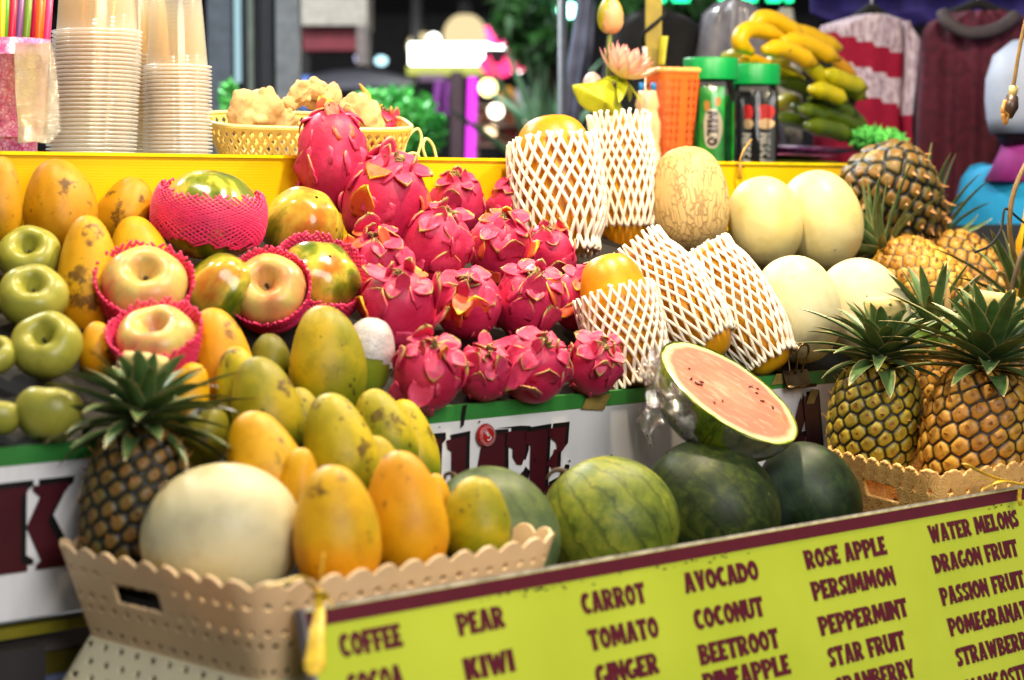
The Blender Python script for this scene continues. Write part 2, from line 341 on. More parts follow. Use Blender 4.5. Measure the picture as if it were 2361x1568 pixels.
# ------------------------------------------------------------------ fruit builders (local z = the fruit's long axis, sizes in metres)
def egg_mesh(rx, ry, rz, seed, egg=.12, p=.92, lump=.03, beak=.0, n=44, ribs=0, ribamp=.0, wide=0.0):
    V, f, uv = lathe(ell_prof(1, 1, 30, p, egg), n)
    a = np.arctan2(V[:, 1], V[:, 0]); q = 1 + lump * vnoise(V, 1.5, seed) + (ribamp * np.cos(ribs * a) if ribs else 0)
    V = V * np.stack([q, q, 1 + 0 * q], -1); V[:, 0] += beak * V[:, 2] ** 2 * np.sign(V[:, 2])
    if wide: V[:, :2] *= (1 + wide * np.exp(-((V[:, 2] + .25) / .5) ** 2))[:, None]
    return V * np.array([rx, ry, rz]), f, uv
def axis_from(ang, tilt):
    """ang: lean in the picture, degrees clockwise from up; tilt: degrees the top leans towards (+) the viewer"""
    a, b = R(ang), R(tilt); return cv(math.sin(a) * math.cos(b), math.cos(a) * math.cos(b), math.sin(b))
def half(wpx, hpx, tilt, k):
    rx = wpx / 2 * k / F; hh = hpx / 2 * k / F; c, s_ = math.cos(R(tilt)), math.sin(R(tilt))
    return rx, math.sqrt(max((hh * hh - (rx * s_) ** 2), (.5 * rx) ** 2)) / c
def place(cx, cy, wpx, t=None, c=1.0):
    return onT(cx, cy, t) if t is not None else onSlope(cx, cy, wpx / 2, c)
def put(name, mesh, m, mat, label, cat, group=None, attrs=None):
    o = obj(name, mesh[0], mesh[1], mat, None, True, attrs, mesh[2] if len(mesh) > 2 else None)
    o.matrix_world = m; return tag(o, label, cat, group)
def make_mango(cx, cy, w, h, ang, kind, label, t=None, c=1.0, tilt=-12, seed=0, name='mango', group='mangoes heaped on the stall', egg=.17, beak=.15):
    p = place(cx, cy, w, t, c); rx, rz = half(w * 1.07, h * 1.05, tilt, depth(p))
    return put(name, egg_mesh(rx, rx * .9, rz, seed, egg, .80, .055, beak, 44), mtx(p, axis_rot(axis_from(ang, tilt), random.uniform(-.5, .5))), mango[kind], label, 'mango', group)
def net(profile, z0, z1, n, twist, rad, nz, jag=0.0, wob=0.0, seed=0, sq=1.0):
    """foam net: two families of strands wound round a surface of revolution profile(z)->radius; strands pinch together where they cross"""
    g = np.random.default_rng(seed); mb = MB()
    for fam in (1, -1):
        for i in range(n):
            a0 = 2 * np.pi * (i + g.uniform(-.14, .14)) / n; e0 = g.uniform(0, jag); e1 = g.uniform(0, jag)
            zz = np.linspace(z0 - e0, z1 + e1, nz)
            u = (zz - z0) / (z1 - z0)
            a = a0 + fam * twist * (u + wob * np.sin(u * 7 + 2) / 7)
            r = np.array([profile(z) for z in zz]) + rad * .8
            mb.tube(np.stack([r * np.cos(a), r * sq * np.sin(a), zz], -1), rad, 5)
    return mb
def apple_mesh(r, seed, dimple=.36):
    ph = np.linspace(.02, np.pi - .02, 44); sp = np.sin(ph)
    z = .86 * np.cos(ph) - (.45 * dimple * np.exp(-(sp / .46) ** 2) + .8 * dimple * np.exp(-(sp / .20) ** 2)) * (np.cos(ph) > 0) + .16 * np.exp(-(sp / .22) ** 2) * (np.cos(ph) < 0)
    rr = sp ** .86 * (1 + .07 * np.cos(ph)); pr = np.stack([rr, z], -1)[::-1]
    V, f, uv = lathe(pr, 44); a = np.arctan2(V[:, 1], V[:, 0])
    V[:, :2] *= (1 + .02 * np.cos(5 * a) + .03 * vnoise(V, 1.2, seed))[:, None]
    V[:, 2] += .015 * np.cos(5 * a + 1) * np.exp(-((V[:, 2] - .7) / .3) ** 2)
    return V * r, f, uv
stem_m = simple('apple_stem', (64, 46, 22), .7, .2, 80)
def make_apple(cx, cy, w, ang, tilt, kind, label, t=None, c=1.0, seed=0, group=None, dimple=.36):
    p = place(cx, cy, w, t, c); k = depth(p); r = w / 2 * 1.05 * k / F
    o = put('green_apple' if kind == 'green' else 'pink_apple', apple_mesh(r, seed, dimple), mtx(p, axis_rot(axis_from(ang, tilt), seed)), green_apple_m if kind == 'green' else pink_apple_m, label, 'apple', group)
    mb = MB(); mb.tube([(0, 0, .12*r), (.02*r, 0, .22*r), (.05*r, .02*r, .32*r)], [.05*r, .04*r, .05*r], 6); mb.build('stem', stem_m, o)
    return o, r

def bract_mesh(L, wd, curl, thick, seed, tipw=.5):
    """a scale rooted at the origin, running along +x, its outside towards +z, curling outward"""
    g = np.random.default_rng(seed); nu, nv = 7, 10; V = []; E = []
    for j in range(nv):
        v = j / (nv - 1); w = wd * (.72 + .5 * v - 1.22 * v ** 3.2) * (1 - .0 * v) if j < nv - 1 else wd * tipw * .1
        w = max(w, wd * .08)
        a = curl * v; x = L * (math.sin(a) / curl if abs(curl) > 1e-3 else v); z = L * ((1 - math.cos(a)) / curl if abs(curl) > 1e-3 else 0)
        for i in range(nu):
            s_ = i / (nu - 1) * 2 - 1
            V.append((x, w * s_, z + .28 * w * s_ * s_ * (v + .1) + .05 * wd * math.sin(5 * v + 3 * s_ + seed) * v)); E.append(max(abs(s_) ** 2.2 * (.35 + .65 * v), v ** 1.6))
    V = np.array(V); V += g.normal(size=V.shape) * L * .012
    f = [(j*nu+i, j*nu+i+1, (j+1)*nu+i+1, (j+1)*nu+i) for j in range(nv-1) for i in range(nu-1)]
    n = len(V); Vb = V.copy(); Vb[:, 2] -= thick
    fb = [tuple(x + n for x in reversed(q)) for q in f]
    rim = [i for i in range(nu)] + [j*nu+nu-1 for j in range(1, nv)] + [(nv-1)*nu+i for i in range(nu-2, -1, -1)] + [j*nu for j in range(nv-2, 0, -1)]
    fr = [(rim[(i+1) % len(rim)], rim[i], rim[i]+n, rim[(i+1) % len(rim)]+n) for i in range(len(rim))]
    return np.concatenate([V, Vb]), f + fb + fr, np.concatenate([E, E])
def make_dragon(cx, cy, w, h, ang, tilt, label, c=1.0, seed=0, t=None, wild=1.0, nb=11, yellow=.12, elong=None):
    g = np.random.default_rng(seed + 100)
    p = place(cx, cy, w, t, c); k = depth(p); rx = w / 2 * k / F * .97; rz = elong * rx if elong else rx * 1.12
    M = mtx(p, axis_rot(axis_from(ang, tilt), g.uniform(0, 6)))
    root = empty('dragon_fruit', M, label, 'dragon fruit', 'dragon fruits piled on the stall')
    V, f, uv = egg_mesh(rx, rx, rz, seed, .02, .80, .045, 0, 44)
    o = obj('body', V, f, dragon_m, root, True, {'edge': np.clip(.25 * vnoise(V / rx, 2.5, seed) + .05, 0, .5)})
    def surf(phi, az):
        z = rz * math.cos(phi); r = rx * max(math.sin(phi), .05) ** .80 * (1 - .02 * math.cos(phi)); P = Vector((r*math.cos(az), r*math.sin(az), z))
        N = Vector((math.cos(az) * math.sin(phi) / rx, math.sin(az) * math.sin(phi) / rx, math.cos(phi) / rz)).normalized()
        return P, N
    def bract(phi, az, down, L, wd, curl, lift, y):
        P, N = surf(phi, az); Tn = Vector((math.cos(az) * math.cos(phi), math.sin(az) * math.cos(phi), -math.sin(phi)))
        Tn = (Tn - N * Tn.dot(N)).normalized() * (1 if down else -1)
        ax = (Tn * math.cos(lift) + N * math.sin(lift)).normalized(); nz = (N * math.cos(lift) - Tn * math.sin(lift)).normalized(); ay = nz.cross(ax)
        bv, bf, be = bract_mesh(L, wd, curl, .055 * rx, int(g.integers(1e6)))
        Mx = Matrix((ax, ay, nz)).transposed(); q = [tuple(P - N * (.035 * rx) + Mx @ Vector(v)) for v in bv]
        obj('bract', q, bf, bract_y if y else bract_m, root, True, {'edge': be})
    ga = 2.39996
    n1 = 4 + int(g.integers(0, 3))
    for i in range(n1):                                             # rosette folded back round the crown
        az = 2 * math.pi * i / n1 + g.uniform(-.3, .3)
        bract(.30 + g.uniform(-.05, .12), az, True, rx * g.uniform(.42, .75), rx * g.uniform(.26, .42), g.uniform(-1.2, .3) * wild, g.uniform(.1, .5) * wild, g.random() < yellow)
    for i in range(3):                                              # short ones standing up at the crown
        az = 2 * math.pi * i / 3 + g.uniform(-.6, .6)
        bract(.38, az, False, rx * g.uniform(.4, .62), rx * g.uniform(.18, .28), g.uniform(-.8, .8), g.uniform(.5, 1.0), g.random() < yellow)
    for i in range(nb):                                             # scales down the sides, tips towards the crown
        phi = .8 + 1.25 * ((i + .5) / nb) + g.uniform(-.07, .07); az = i * ga + g.uniform(-.25, .25)
        bract(phi, az, g.random() < .35, rx * g.uniform(.6, 1.05), rx * g.uniform(.36, .55), g.uniform(-1.0, -.6) if g.random() < .7 else g.uniform(-.4, .6) * wild, g.uniform(.03, .12), g.random() < yellow)
    mb = MB()
    for i in range(7):
        az = g.uniform(0, 6.28); q = g.uniform(.02, .16) * rx
        pts = [(q*math.cos(az), q*math.sin(az), rz*.97), (q*1.6*math.cos(az), q*1.6*math.sin(az), rz*.97 + rx*g.uniform(.08, .2)), (q*2.6*math.cos(az+.6), q*2.6*math.sin(az+.6), rz*.97 + rx*g.uniform(.1, .3))]
        mb.tube(spline(pts, 6), np.linspace(.07, .02, 6) * rx, 5)
    mb.build('dried_flower', tuft_m, root)
    return root

def leaf_strip(mb, base, d0, up, L, wd, bend, seed, fold=.35, thick=0, n=9, tipblunt=False, **at):
    """a blade leaf from base along d0, curving towards 'up' negative by bend (radians)"""
    d = Vector(d0).normalized(); u = Vector(up); u = (u - d * u.dot(d)); u = u.normalized() if u.length > 1e-4 else d.orthogonal().normalized()
    side = d.cross(u); P = Vector(base); V = []; E = []
    for j in range(n):
        v = j / (n - 1); a = bend * v; dd = d * math.cos(a) - u * math.sin(a); uu = u * math.cos(a) + d * math.sin(a)
        if j: P = P + dd * (L / (n - 1))
        w = wd * ((1 - v ** 2) ** .8 * (.85 + .25 * v) if not tipblunt else (1 - .35 * v)); w = max(w, wd * .05)
        for s_ in (-1, -.5, 0, .5, 1):
            V.append(P + side * (w * s_) + uu * (fold * w * s_ * s_)); E.append(max(abs(s_) ** 3 * .95, v ** 6))
    f = [(j*5+i, j*5+i+1, (j+1)*5+i+1, (j+1)*5+i) for j in range(n-1) for i in range(4)]
    mb.add([tuple(q) for q in V], f, edge=E, **at)
def pine_mesh(rx, rz, seed, neye=None):
    g = np.random.default_rng(seed); nu, nz = 168, 130
    ph = np.linspace(-np.pi/2 + .03, np.pi/2 - .03, nz); pr = np.stack([rx * np.cos(ph) ** .52 * (1 - .05 * np.sin(ph)), rz * np.sin(ph)], -1)
    V, f, uv = lathe(pr, nu); N = neye or int(158 * rz / rx / 1.35)
    h = (np.arange(N) + .5) / N * 2 - 1; ea = np.arange(N) * 2.39996
    er = rx * np.sqrt(np.clip(1 - h * h, .0, 1)) ** .52; E = np.stack([er * np.cos(ea), er * np.sin(ea), h * rz], -1) + g.normal(size=(N, 3)) * rx * .016
    d = np.linalg.norm(V[:, None, :] - E[None], axis=2); i2 = np.argpartition(d, 1, axis=1)[:, :2]
    dd = np.take_along_axis(d, i2, 1); dd.sort(axis=1); sp = rx * .294
    e = np.clip((dd[:, 1] - dd[:, 0]) / sp, 0, 1); ctr = dd[:, 0] / sp
    bump = np.clip(e / .5, 0, 1); bump = (bump * (2 - bump)) * (.55 + .45 * np.clip(1 - (ctr / .62) ** 2, 0, 1)) - .18 * np.exp(-(ctr / .16) ** 2)
    nr = V / np.linalg.norm(V * [1, 1, (rx / rz) ** 2], axis=1)[:, None]; nr[:, 2] *= (rx / rz)
    V = V + nr * (bump * rx * .085)[:, None]
    mb = MB(); mb.add(V, f, eye=e, blade=0 * e, edge=0 * e, ctr=ctr)
    for i in range(N):                                              # one dry pointed bract on each eye
        if abs(h[i]) > .97: continue
        n = Vector((math.cos(ea[i]), math.sin(ea[i]), h[i] * .35)).normalized(); b = Vector(E[i]) + n * rx * .03 - Vector((0, 0, rx * .06))
        leaf_strip(mb, b, Vector((n.x * .45, n.y * .45, .9)) + Vector(g.normal(size=3) * .25), n, rx * g.uniform(.12, .25), rx * .055, -.4, i, .2, n=4, eye=1, blade=.85, ctr=1)
    return mb
def make_pineapple(p, rx, rz, rot, mat, label, crown=None, seed=0, cut=False, group='pineapples on the stall'):
    root = empty('pineapple', mtx(p, rot), label, 'pineapple', group); g = np.random.default_rng(seed + 5)
    pine_mesh(rx, rz, seed).build('rind', mat, root)
    V, f, _ = lathe([(.001, -rz * 1.03), (rx * .2, -rz * 1.02), (rx * .27, -rz * .96), (rx * .2, -rz * .8)], 12); obj('stalk_end', V, f, straw_leaf, root)
    if crown:
        n, L, wd, spread, bend = crown; mb = MB()
        for i in range(n):
            q = i / n; az = i * 2.39996; out = spread * (1 - q) ** .8 + .12; d = Vector((math.cos(az) * math.sin(out), math.sin(az) * math.sin(out), math.cos(out)))
            b = Vector((math.cos(az) * rx * .22, math.sin(az) * rx * .22, rz * .96 + rx * .75 * q))
            leaf_strip(mb, b, d, Vector((0, 0, 1)) - d * .1, L * (.55 + .55 * math.sin(math.pi * min(1, q * .75 + .2))) * g.uniform(.8, 1.15) * (1 if not cut or q < .6 else .75), wd * g.uniform(.8, 1.2), bend * g.uniform(.4, 1.3) * (1 - q * .6), i, .4)
        cr = mb.build('crown', crown_m, root)
        if cut:
            V, f, _ = lathe([(.001, rz + rx * 1.5), (rx * .42, rz + rx * 1.46), (rx * .45, rz + rx * 1.30), (rx * .2, rz + rx * .9)], 14)
            V[:, 2] += vnoise(V, 60, seed) * rx * .06; obj('cut_top', V, f, cutpith, cr)
    return root

# plan: closed list of (x, y) points; wall of a basket from rim (v=0) to floor (v=1)
def basket_wall(name, plan, ztop, height, flare, nu, nv, hole, relief, scallop, mat, parent, thick=.003, ztopfn=None):
    P = np.array(plan); Q = np.concatenate([P[-2:], P, P[:3]]); m = len(P)
    dense = []
    for x in np.linspace(0, m, 2000, endpoint=False):
        i = int(x); u = x - i; a, b, c, d = Q[i+1], Q[i+2], Q[i+3], Q[i+4] if i + 4 < len(Q) else Q[(i+4) % len(Q)]
        dense.append(.5*((2*b)+(-a+c)*u+(2*a-5*b+4*c-d)*u*u+(-a+3*b-3*c+d)*u**3))
    D = np.array(dense); seg = np.linalg.norm(np.roll(D, -1, 0) - D, axis=1); cum = np.concatenate([[0], np.cumsum(seg)]); per = cum[-1]
    tt = np.linspace(0, per, nu, endpoint=False); Dx = np.concatenate([D, D[:1]])
    X = np.interp(tt, cum, Dx[:, 0]); Y = np.interp(tt, cum, Dx[:, 1])
    tx = np.roll(X, -1) - np.roll(X, 1); ty = np.roll(Y, -1) - np.roll(Y, 1); ln = np.hypot(tx, ty); nx, ny = ty / ln, -tx / ln
    cx, cy_ = X.mean(), Y.mean()
    if ((X - cx) * nx + (Y - cy_) * ny).mean() < 0: nx, ny = -nx, -ny
    zt = ztop + scallop(tt, per) + (ztopfn(X, Y) if ztopfn else 0)
    V = np.zeros((nv, nu, 3)); UU = np.zeros((nv, nu)); VV = np.zeros((nv, nu))
    for j in range(nv):
        v = j / (nv - 1); z = zt * (1 - v) + (ztop - height) * v; dz = ztop - z; off = -flare * np.clip(dz, -1, None) + relief(tt, dz, per)
        V[j, :, 0] = X + nx * off; V[j, :, 1] = Y + ny * off; V[j, :, 2] = z; UU[j] = tt; VV[j] = dz
    f = []
    for j in range(nv - 1):
        hc = hole((UU[j] + per / nu / 2), (VV[j] + VV[j+1]) / 2, per)
        for i in range(nu):
            if not hc[i]: k = (i + 1) % nu; f.append((j*nu+i, j*nu+k, (j+1)*nu+k, (j+1)*nu+i))
    o = obj(name, V.reshape(-1, 3), f, mat, parent)
    s = o.modifiers.new('thickness', 'SOLIDIFY'); s.thickness = thick; s.offset = -1
    return o, (X, Y, nx, ny)
# ------------------------------------------------------------------ lettering
def arc(cx, cy_, rx, ry, a0, a1, n=14): return [(cx + rx * math.cos(R(a0 + (a1 - a0) * i / n)), cy_ + ry * math.sin(R(a0 + (a1 - a0) * i / n))) for i in range(n + 1)]
def ring(cx, cy_, rx, ry): return arc(cx, cy_, rx, ry, 0, 345, 23)
GL = {
 'I': [[(0,0),(.23,0),(.25,1),(.01,1)]], 'L': [[(.01,0),(.46,0),(.44,.27),(.25,.22),(.26,1),(0,1)]],
 'T': [[(.14,0),(.39,0),(.37,.74),(.52,.71),(.54,1),(0,1),(.01,.72),(.15,.76)]],
 'E': [[(0,0),(.44,0),(.45,.27),(.25,.21),(.25,.41),(.37,.37),(.37,.6),(.25,.56),(.25,.79),(.42,.75),(.44,1),(.01,1)]],
 'F': [[(.02,0),(.26,0),(.25,.38),(.38,.36),(.38,.59),(.25,.56),(.25,.78),(.43,.74),(.45,1),(0,1)]],
 'P': [[(.03,0),(.24,0),(.26,.34)] + arc(.26,.68,.28,.32,-78,90) + [(0,1)], ring(.29,.66,.06,.13)],
 'R': [[(.02,0),(.24,0),(.25,.30),(.40,-.02),(.60,.08),(.44,.42)] + arc(.28,.69,.27,.31,-40,90) + [(0,1)], ring(.29,.69,.06,.12)],
 'B': [[(0,0),(.24,0)] + arc(.26,.29,.30,.29,-90,70) + arc(.26,.75,.26,.25,-55,90) + [(.02,1)], ring(.29,.29,.06,.10), ring(.28,.74,.05,.09)],
 'D': [[(0,0),(.2,0)] + arc(.2,.5,.36,.5,-90,90) + [(0,1)], ring(.27,.46,.08,.22)],
 'O': [ring(.28,.5,.28,.5), ring(.28,.46,.09,.22)],
 'C': [arc(.30,.5,.30,.5,48,318) + arc(.33,.48,.10,.24,300,60)],
 'G': [arc(.30,.5,.30,.5,48,300) + [(.56,.08),(.56,.5),(.34,.48),(.34,.34),(.40,.32),(.36,.24)] + arc(.32,.48,.10,.24,265,60)],
 'A': [[(0,0),(.19,0),(.22,.15),(.36,.15),(.37,0),(.58,.02),(.42,1),(.17,1)], [(.25,.28),(.34,.28),(.30,.50)]],
 'K': [[(0,0),(.23,0),(.24,.36),(.38,-.02),(.62,.06),(.43,.52),(.60,1),(.36,1),(.25,.66),(.25,1),(0,1)]],
 'M': [[(0,0),(.2,0),(.22,.5),(.33,.1),(.42,.1),(.53,.5),(.55,0),(.78,0),(.72,1),(.52,1),(.39,.55),(.27,1),(.04,1)]],
 'N': [[(0,0),(.19,0),(.19,.5),(.46,-.1),(.56,0),(.56,1),(.38,1),(.38,.52),(.2,1),(0,1)]],
 'V': [[(.2,0),(.37,0),(.54,1),(.36,1),(.29,.5),(.23,1),(0,1)]],
 'W': [[(.16,0),(.33,0),(.4,.42),(.46,0),(.63,0),(.8,1),(.61,1),(.54,.5),(.49,.92),(.36,.92),(.27,.5),(.23,1),(0,1)]],
 'Y': [[(.16,0),(.38,0),(.38,.42),(.56,1),(.35,1),(.28,.66),(.21,1),(0,1),(.16,.42)]],
 'U': [[(0,1)] + arc(.28,.36,.28,.36,180,360) + [(.56,1),(.37,1)] + arc(.29,.36,.07,.12,360,180) + [(.23,1)]],
 'S': [[(.40,.70),(.42,.97),(.26,1),(.08,.93),(0,.74),(.05,.58),(.2,.44),(.22,.34),(.16,.27),(.03,.32),(0,.05),(.16,0),(.34,.05),(.43,.24),(.38,.44),(.24,.56),(.21,.66),(.26,.74)]],
 ' ': [],
}
# slab lettering of the juice sign, unit square each
SG = {
 'I': [[(.0,.97),(.06,.84),(.22,.80),(.20,0),(.74,0),(.78,.80),(.80,1)]],
 'C': [[(.30,1),(.62,.98),(.58,.80),(.72,.74),(.72,.62),(.80,.50),(.90,.48),(.96,.62),(1,.98),(.80,1)] , [(.30,.98),(.56,.97),(.56,.0),(.42,-.02),(.16,.12),(.02,.45),(.10,.80)], [(.60,.0),(.60,.14),(.78,.22),(.90,.38),(.98,.30),(.92,.06),(.74,-.02)]],
 'E': [[(.0,.98),(.0,.88),(.06,.80),(.16,.78),(.12,0),(.48,0),(.56,1)], [(.60,1),(1,1),(.96,.68),(.88,.62),(.80,.64),(.76,.78),(.58,.88)], [(.54,.50),(.66,.56),(.72,.68),(.80,.66),(.78,.34),(.70,.32),(.64,.42),(.52,.44)], [(.50,0),(.92,0),(1,.34),(.90,.36),(.80,.20),(.50,.12)]],
 'K': [[(.0,1),(.02,.90),(.10,.84),(.10,.12),(.0,.08),(.0,0),(.50,0),(.50,.06),(.42,.12),(.44,.88),(.52,.94),(.52,1)], [(.58,1),(.58,.94),(.66,.86),(.50,.52),(.66,.10),(.60,.06),(.60,0),(1,0),(1,.08),(.94,.12),(.74,.56),(.90,.86),(.98,.92),(1,1)]],
 'A': [[(.42,1),(.52,.6),(.24,.0),(.0,0),(.08,.10)], [(.50,1),(.86,1),(1,0),(.58,0),(.58,.3)], [(.28,.30),(.56,.30),(.56,.20),(.24,.20)]],
 'J': [[(.3,1),(.3,.9),(.42,.84),(.42,.2),(.3,.1),(.2,.3),(.0,.3),(.1,.02),(.4,-.04),(.7,.04),(.8,.2),(.8,.84),(.92,.9),(.92,1)]],
 'U': [[(0,1),(0,.9),(.1,.84),(.1,.2),(.3,-.02),(.5,.0),(.42,.2),(.42,.84),(.5,.9),(.5,1)], [(.66,1),(.66,.9),(.76,.84),(.74,.3),(.6,.02),(.86,.2),(.9,.84),(1,.9),(1,1)]],
 'H': [[(0,1),(0,.92),(.08,.86),(.08,.12),(0,.06),(0,0),(.46,0),(.46,1)], [(.56,1),(.56,0),(1,0),(1,.06),(.92,.12),(.92,.86),(1,.92),(1,1)]],
 'S': GL['S'], 
}
def glyph(mb, contours, fn, separate=False):
    groups = [[c] for c in contours] if separate else ([contours] if contours else [])
    for g in groups:
        if not g: continue
        tri = tessellate_polygon([[Vector((x, y, 0)) for x, y in c] for c in g]); pts = [p for c in g for p in c]
        V = [fn(x, y) for x, y in pts]; f = []
        for a, b, c in tri:
            f.append((a, b, c))
        mb.add(V, f)
def text_w(s, gap=.035): return sum((max(x for c in GL[ch] for x, y in c) if GL[ch] else .26) + gap for ch in s) - gap
def write(mb, s, fn, gap=.035):
    x = 0
    for ch in s:
        glyph(mb, GL[ch], lambda a, b, x=x: fn(x + a, b)); x += (max(q for c in GL[ch] for q, _ in c) if GL[ch] else .26) + gap
# ------------------------------------------------------------------ menu board, leaning back against the counter
maroon_ink = simple('maroon_ink', (92, 14, 30), .35, .06, 40)
def board_face():
    t = NT('menu_board_face'); v = t.coord(rand=False); f = t.noise(v, 6, 3); g = t.noise(v, 80, 6, .7)
    c = t.ramp(f, [(.3, srgb(182, 194, 44)), (.7, srgb(196, 206, 56))]); c = t.mix(t.math('MULTIPLY', t.sm(g, .70, .76), .7), c, srgb(70, 66, 30))
    return t.bsdf(c, .32, .5, t.bump(t.noise(v, 30, 3), .04, .002))
TILT = R(18); BUP = (ZV * math.cos(TILT) + MV * math.sin(TILT)); TL = onT(702, 1412, 0); BN = DV.cross(BUP).normalized()
if BN.dot(CB) < 0: BN = -BN
def bP(s, h, e=0): return TL + DV * s - BUP * h + BN * e
def b_sh(px, py):
    r = ray(px, py); k = (TL - EYE).dot(BN) / r.dot(BN); q = EYE + r * k - TL; return q.dot(DV), -q.dot(BUP)
mb_root = empty('menu_board', bP(0, .5), 'yellow green menu board listing fruits in maroon capitals across the stall front', 'menu board')
def bbox(name, s0, s1, h0, h1, e0, e1, mat, par):
    Mx = Matrix((DV, -BUP, BN)).transposed().to_4x4(); Mx.translation = TL
    mb = MB(); mb.box((s0, h0, e0), (s1, h1, e1), Mx); return mb.build(name, mat, par, False)
def keep(o, par):
    o.parent = par; o.matrix_parent_inverse = par.matrix_world.inverted(); return o
bpy.context.view_layer.update()
L_B, H_B = 1.86, .56
keep(bbox('panel', 0, L_B, .0, H_B, -.012, 0, board_face(), None), mb_root)
edge_white = simple('worn_board_edge', (190, 176, 160), .7, .25, 60, .2)
keep(bbox('edge_strip', -.002, L_B, -.004, .0, -.012, -.002, edge_white, None), mb_root)
keep(bbox('border', .0, L_B, .0005, .0165, .0, .0005, maroon_ink, None), mb_root)
keep(bbox('side_edge', -.005, 0, -.004, H_B, -.012, .001, simple('board_side', (140, 130, 130), .6), None), mb_root)
def Z6(x, y): return (1024 + x / 2.306) * .5764, (2040 + y / 2.306) * .5764
def Z7(x, y): return (2048 + x / 2.306) * .5764, (2040 + y / 2.306) * .5764
def Z8(x, y): return (3072 + x / 2.306) * .5764, (2040 + y / 2.306) * .5764
words = [('COFFEE', Z6(790, 1370), Z6(1365, 1278)), ('PEAR', Z6(1875, 1170), Z6(2310, 1095)), ('KIWI', (1076, 1572), (1190, 1548)), ('COCOA', (806, 1612), (934, 1588)),
 ('CARROT', Z7(660, 972), Z7(1250, 868)), ('TOMATO', Z7(730, 1308), Z7(1370, 1190)), ('GINGER', Z7(792, 1640), Z7(1375, 1535)),
 ('AVOCADO', Z7(1605, 775), Z7(2290, 655)), ('COCONUT', Z7(1700, 1115), Z7(2340, 985)), ('BEETROOT', Z7(1745, 1440), Z8(118, 1272)), ('PINEAPPLE', (1628, 1602), Z8(232, 1570)),
 ('ROSE APPLE', Z8(360, 555), Z8(1105, 408)), ('PERSIMMON', Z8(425, 845), Z8(1182, 678)), ('PEPPERMINT', Z8(492, 1168), Z8(1302, 975)), ('STAR FRUIT', Z8(578, 1458), Z8(1280, 1272)), ('CRANBERRY', Z8(645, 1735), Z8(1368, 1532)),
 ('WATER MELONS', Z8(1505, 312), None), ('DRAGON FRUIT', Z8(1545, 590), None), ('PASSION FRUIT', Z8(1612, 890), None), ('POMEGRANATE', Z8(1687, 1172), None), ('STRAWBERRY', Z8(1757, 1452), None), ('MANGOSTEEN', Z8(1850, 1740), None)]
CAP = .0250
for w_, a, b in words:
    s0, h0 = b_sh(*a)
    if b: s1, h1 = b_sh(*b)
    else: s1, h1 = s0 + text_w(w_) * .0305, h0
    kx = (s1 - s0) / text_w(w_); mb = MB()
    
    for dx, e_ in ((-.016, .0002), (.020, .00035)): write(mb, w_, lambda x, y: bP(s0 + (x + dx) * kx, h0 - y * CAP, e_))
    keep(mb.build('lettering', maroon_ink, None, False), mb_root)
g = np.random.default_rng(3)
for s0, n in ((.33, 26), (.58, 14), (1.22, 10), (1.42, 12)):       # scuffs under the top border
    mb = MB()
    for _ in range(n):
        s_ = s0 + g.normal() * .035; h_ = .0172 + abs(g.normal()) * .003; q = g.uniform(.0006, .002)
        mb.add([bP(s_ + q * math.cos(i) * 1.8, h_ + q * .6 * math.sin(i), .0010) for i in np.arange(6) * 1.047], [(0, 1, 2, 3, 4, 5)])
    keep(mb.build('scuff', simple('scuff', (60, 50, 30), .8), None, False), mb_root)

# ------------------------------------------------------------------ white juice sign on the face of the upper tier
def sign_face():
    t = NT('sign_face'); v = t.coord(rand=False); f = t.noise(v, 5, 4); g = t.noise(v, 70, 6, .75); h = t.noise(t.coord(scale=(8, 8, 1.2), rand=False), 3, 3)
    c = t.ramp(f, [(.3, srgb(214, 213, 214)), (.7, srgb(228, 227, 226))]); c = t.mix(t.math('MULTIPLY', t.sm(h, .55, .75), .25), c, srgb(168, 158, 146))
    c = t.mix(t.math('MULTIPLY', t.sm(g, .69, .74), .7), c, srgb(70, 60, 50)); return t.bsdf(c, .42, .4)
def tP(s, z, e=0): return W(s, T1 - e, z)
def s_at(px, py): q = st(onT(px, py, T1)); return q[0], q[2]
jb = onT(60, 1425, T1).z
js = empty('juice_sign', tP(.6, jb), 'long white sign with green top band and maroon slab letters behind the watermelons', 'sign')
bpy.context.view_layer.update()
def sbox(name, s0, s1, z0, z1, t0, t1, mat, par=None):
    Mx = Matrix((DV, MV, ZV)).transposed().to_4x4(); Mx.translation = W(0, 0, 0)
    m = MB(); m.box((s0, t0, z0), (s1, t1, z1), Mx); o = m.build(name, mat, None, False)
    return keep(o, par) if par else o
S0, S1 = -1.2, 2.75
sbox('panel', S0, S1, jb, LIP - .021, T1, T1 + .012, sign_face(), js)
green_band = simple('green_band', (50, 128, 54), .4, .08, 10)
sbox('green_band', S0, 1.36, LIP - .021, LIP, T1 - .001, T1 + .012, green_band, js)
sbox('green_band', 1.36, S1, LIP - .021, LIP, T1 - .001, T1 + .012, simple('dark_green_band', (34, 92, 44), .4), js)
red_ink = simple('deep_red_letter', (66, 10, 22), .4, .08, 20); black_ink = simple('black_letter_shadow', (14, 12, 13), .4)
letters = [('I', (1026, 1168), (1084, 1160), 1010), ('C', (1094, 1160), (1212, 1147), 1003), ('E', (1205, 1148), (1302, 1137), 994), ('U', (930, 1180), (1016, 1170), 1018),
  ('K', (-42, 1330), (160, 1305), 1132), ('A', (1806, 1048), (1890, 1032), 918), ('H', (1690, 1062), (1790, 1050), 940), ('K', (1912, 1030), (2000, 1018), 905), ('J', (820, 1195), (905, 1184), 1034)]
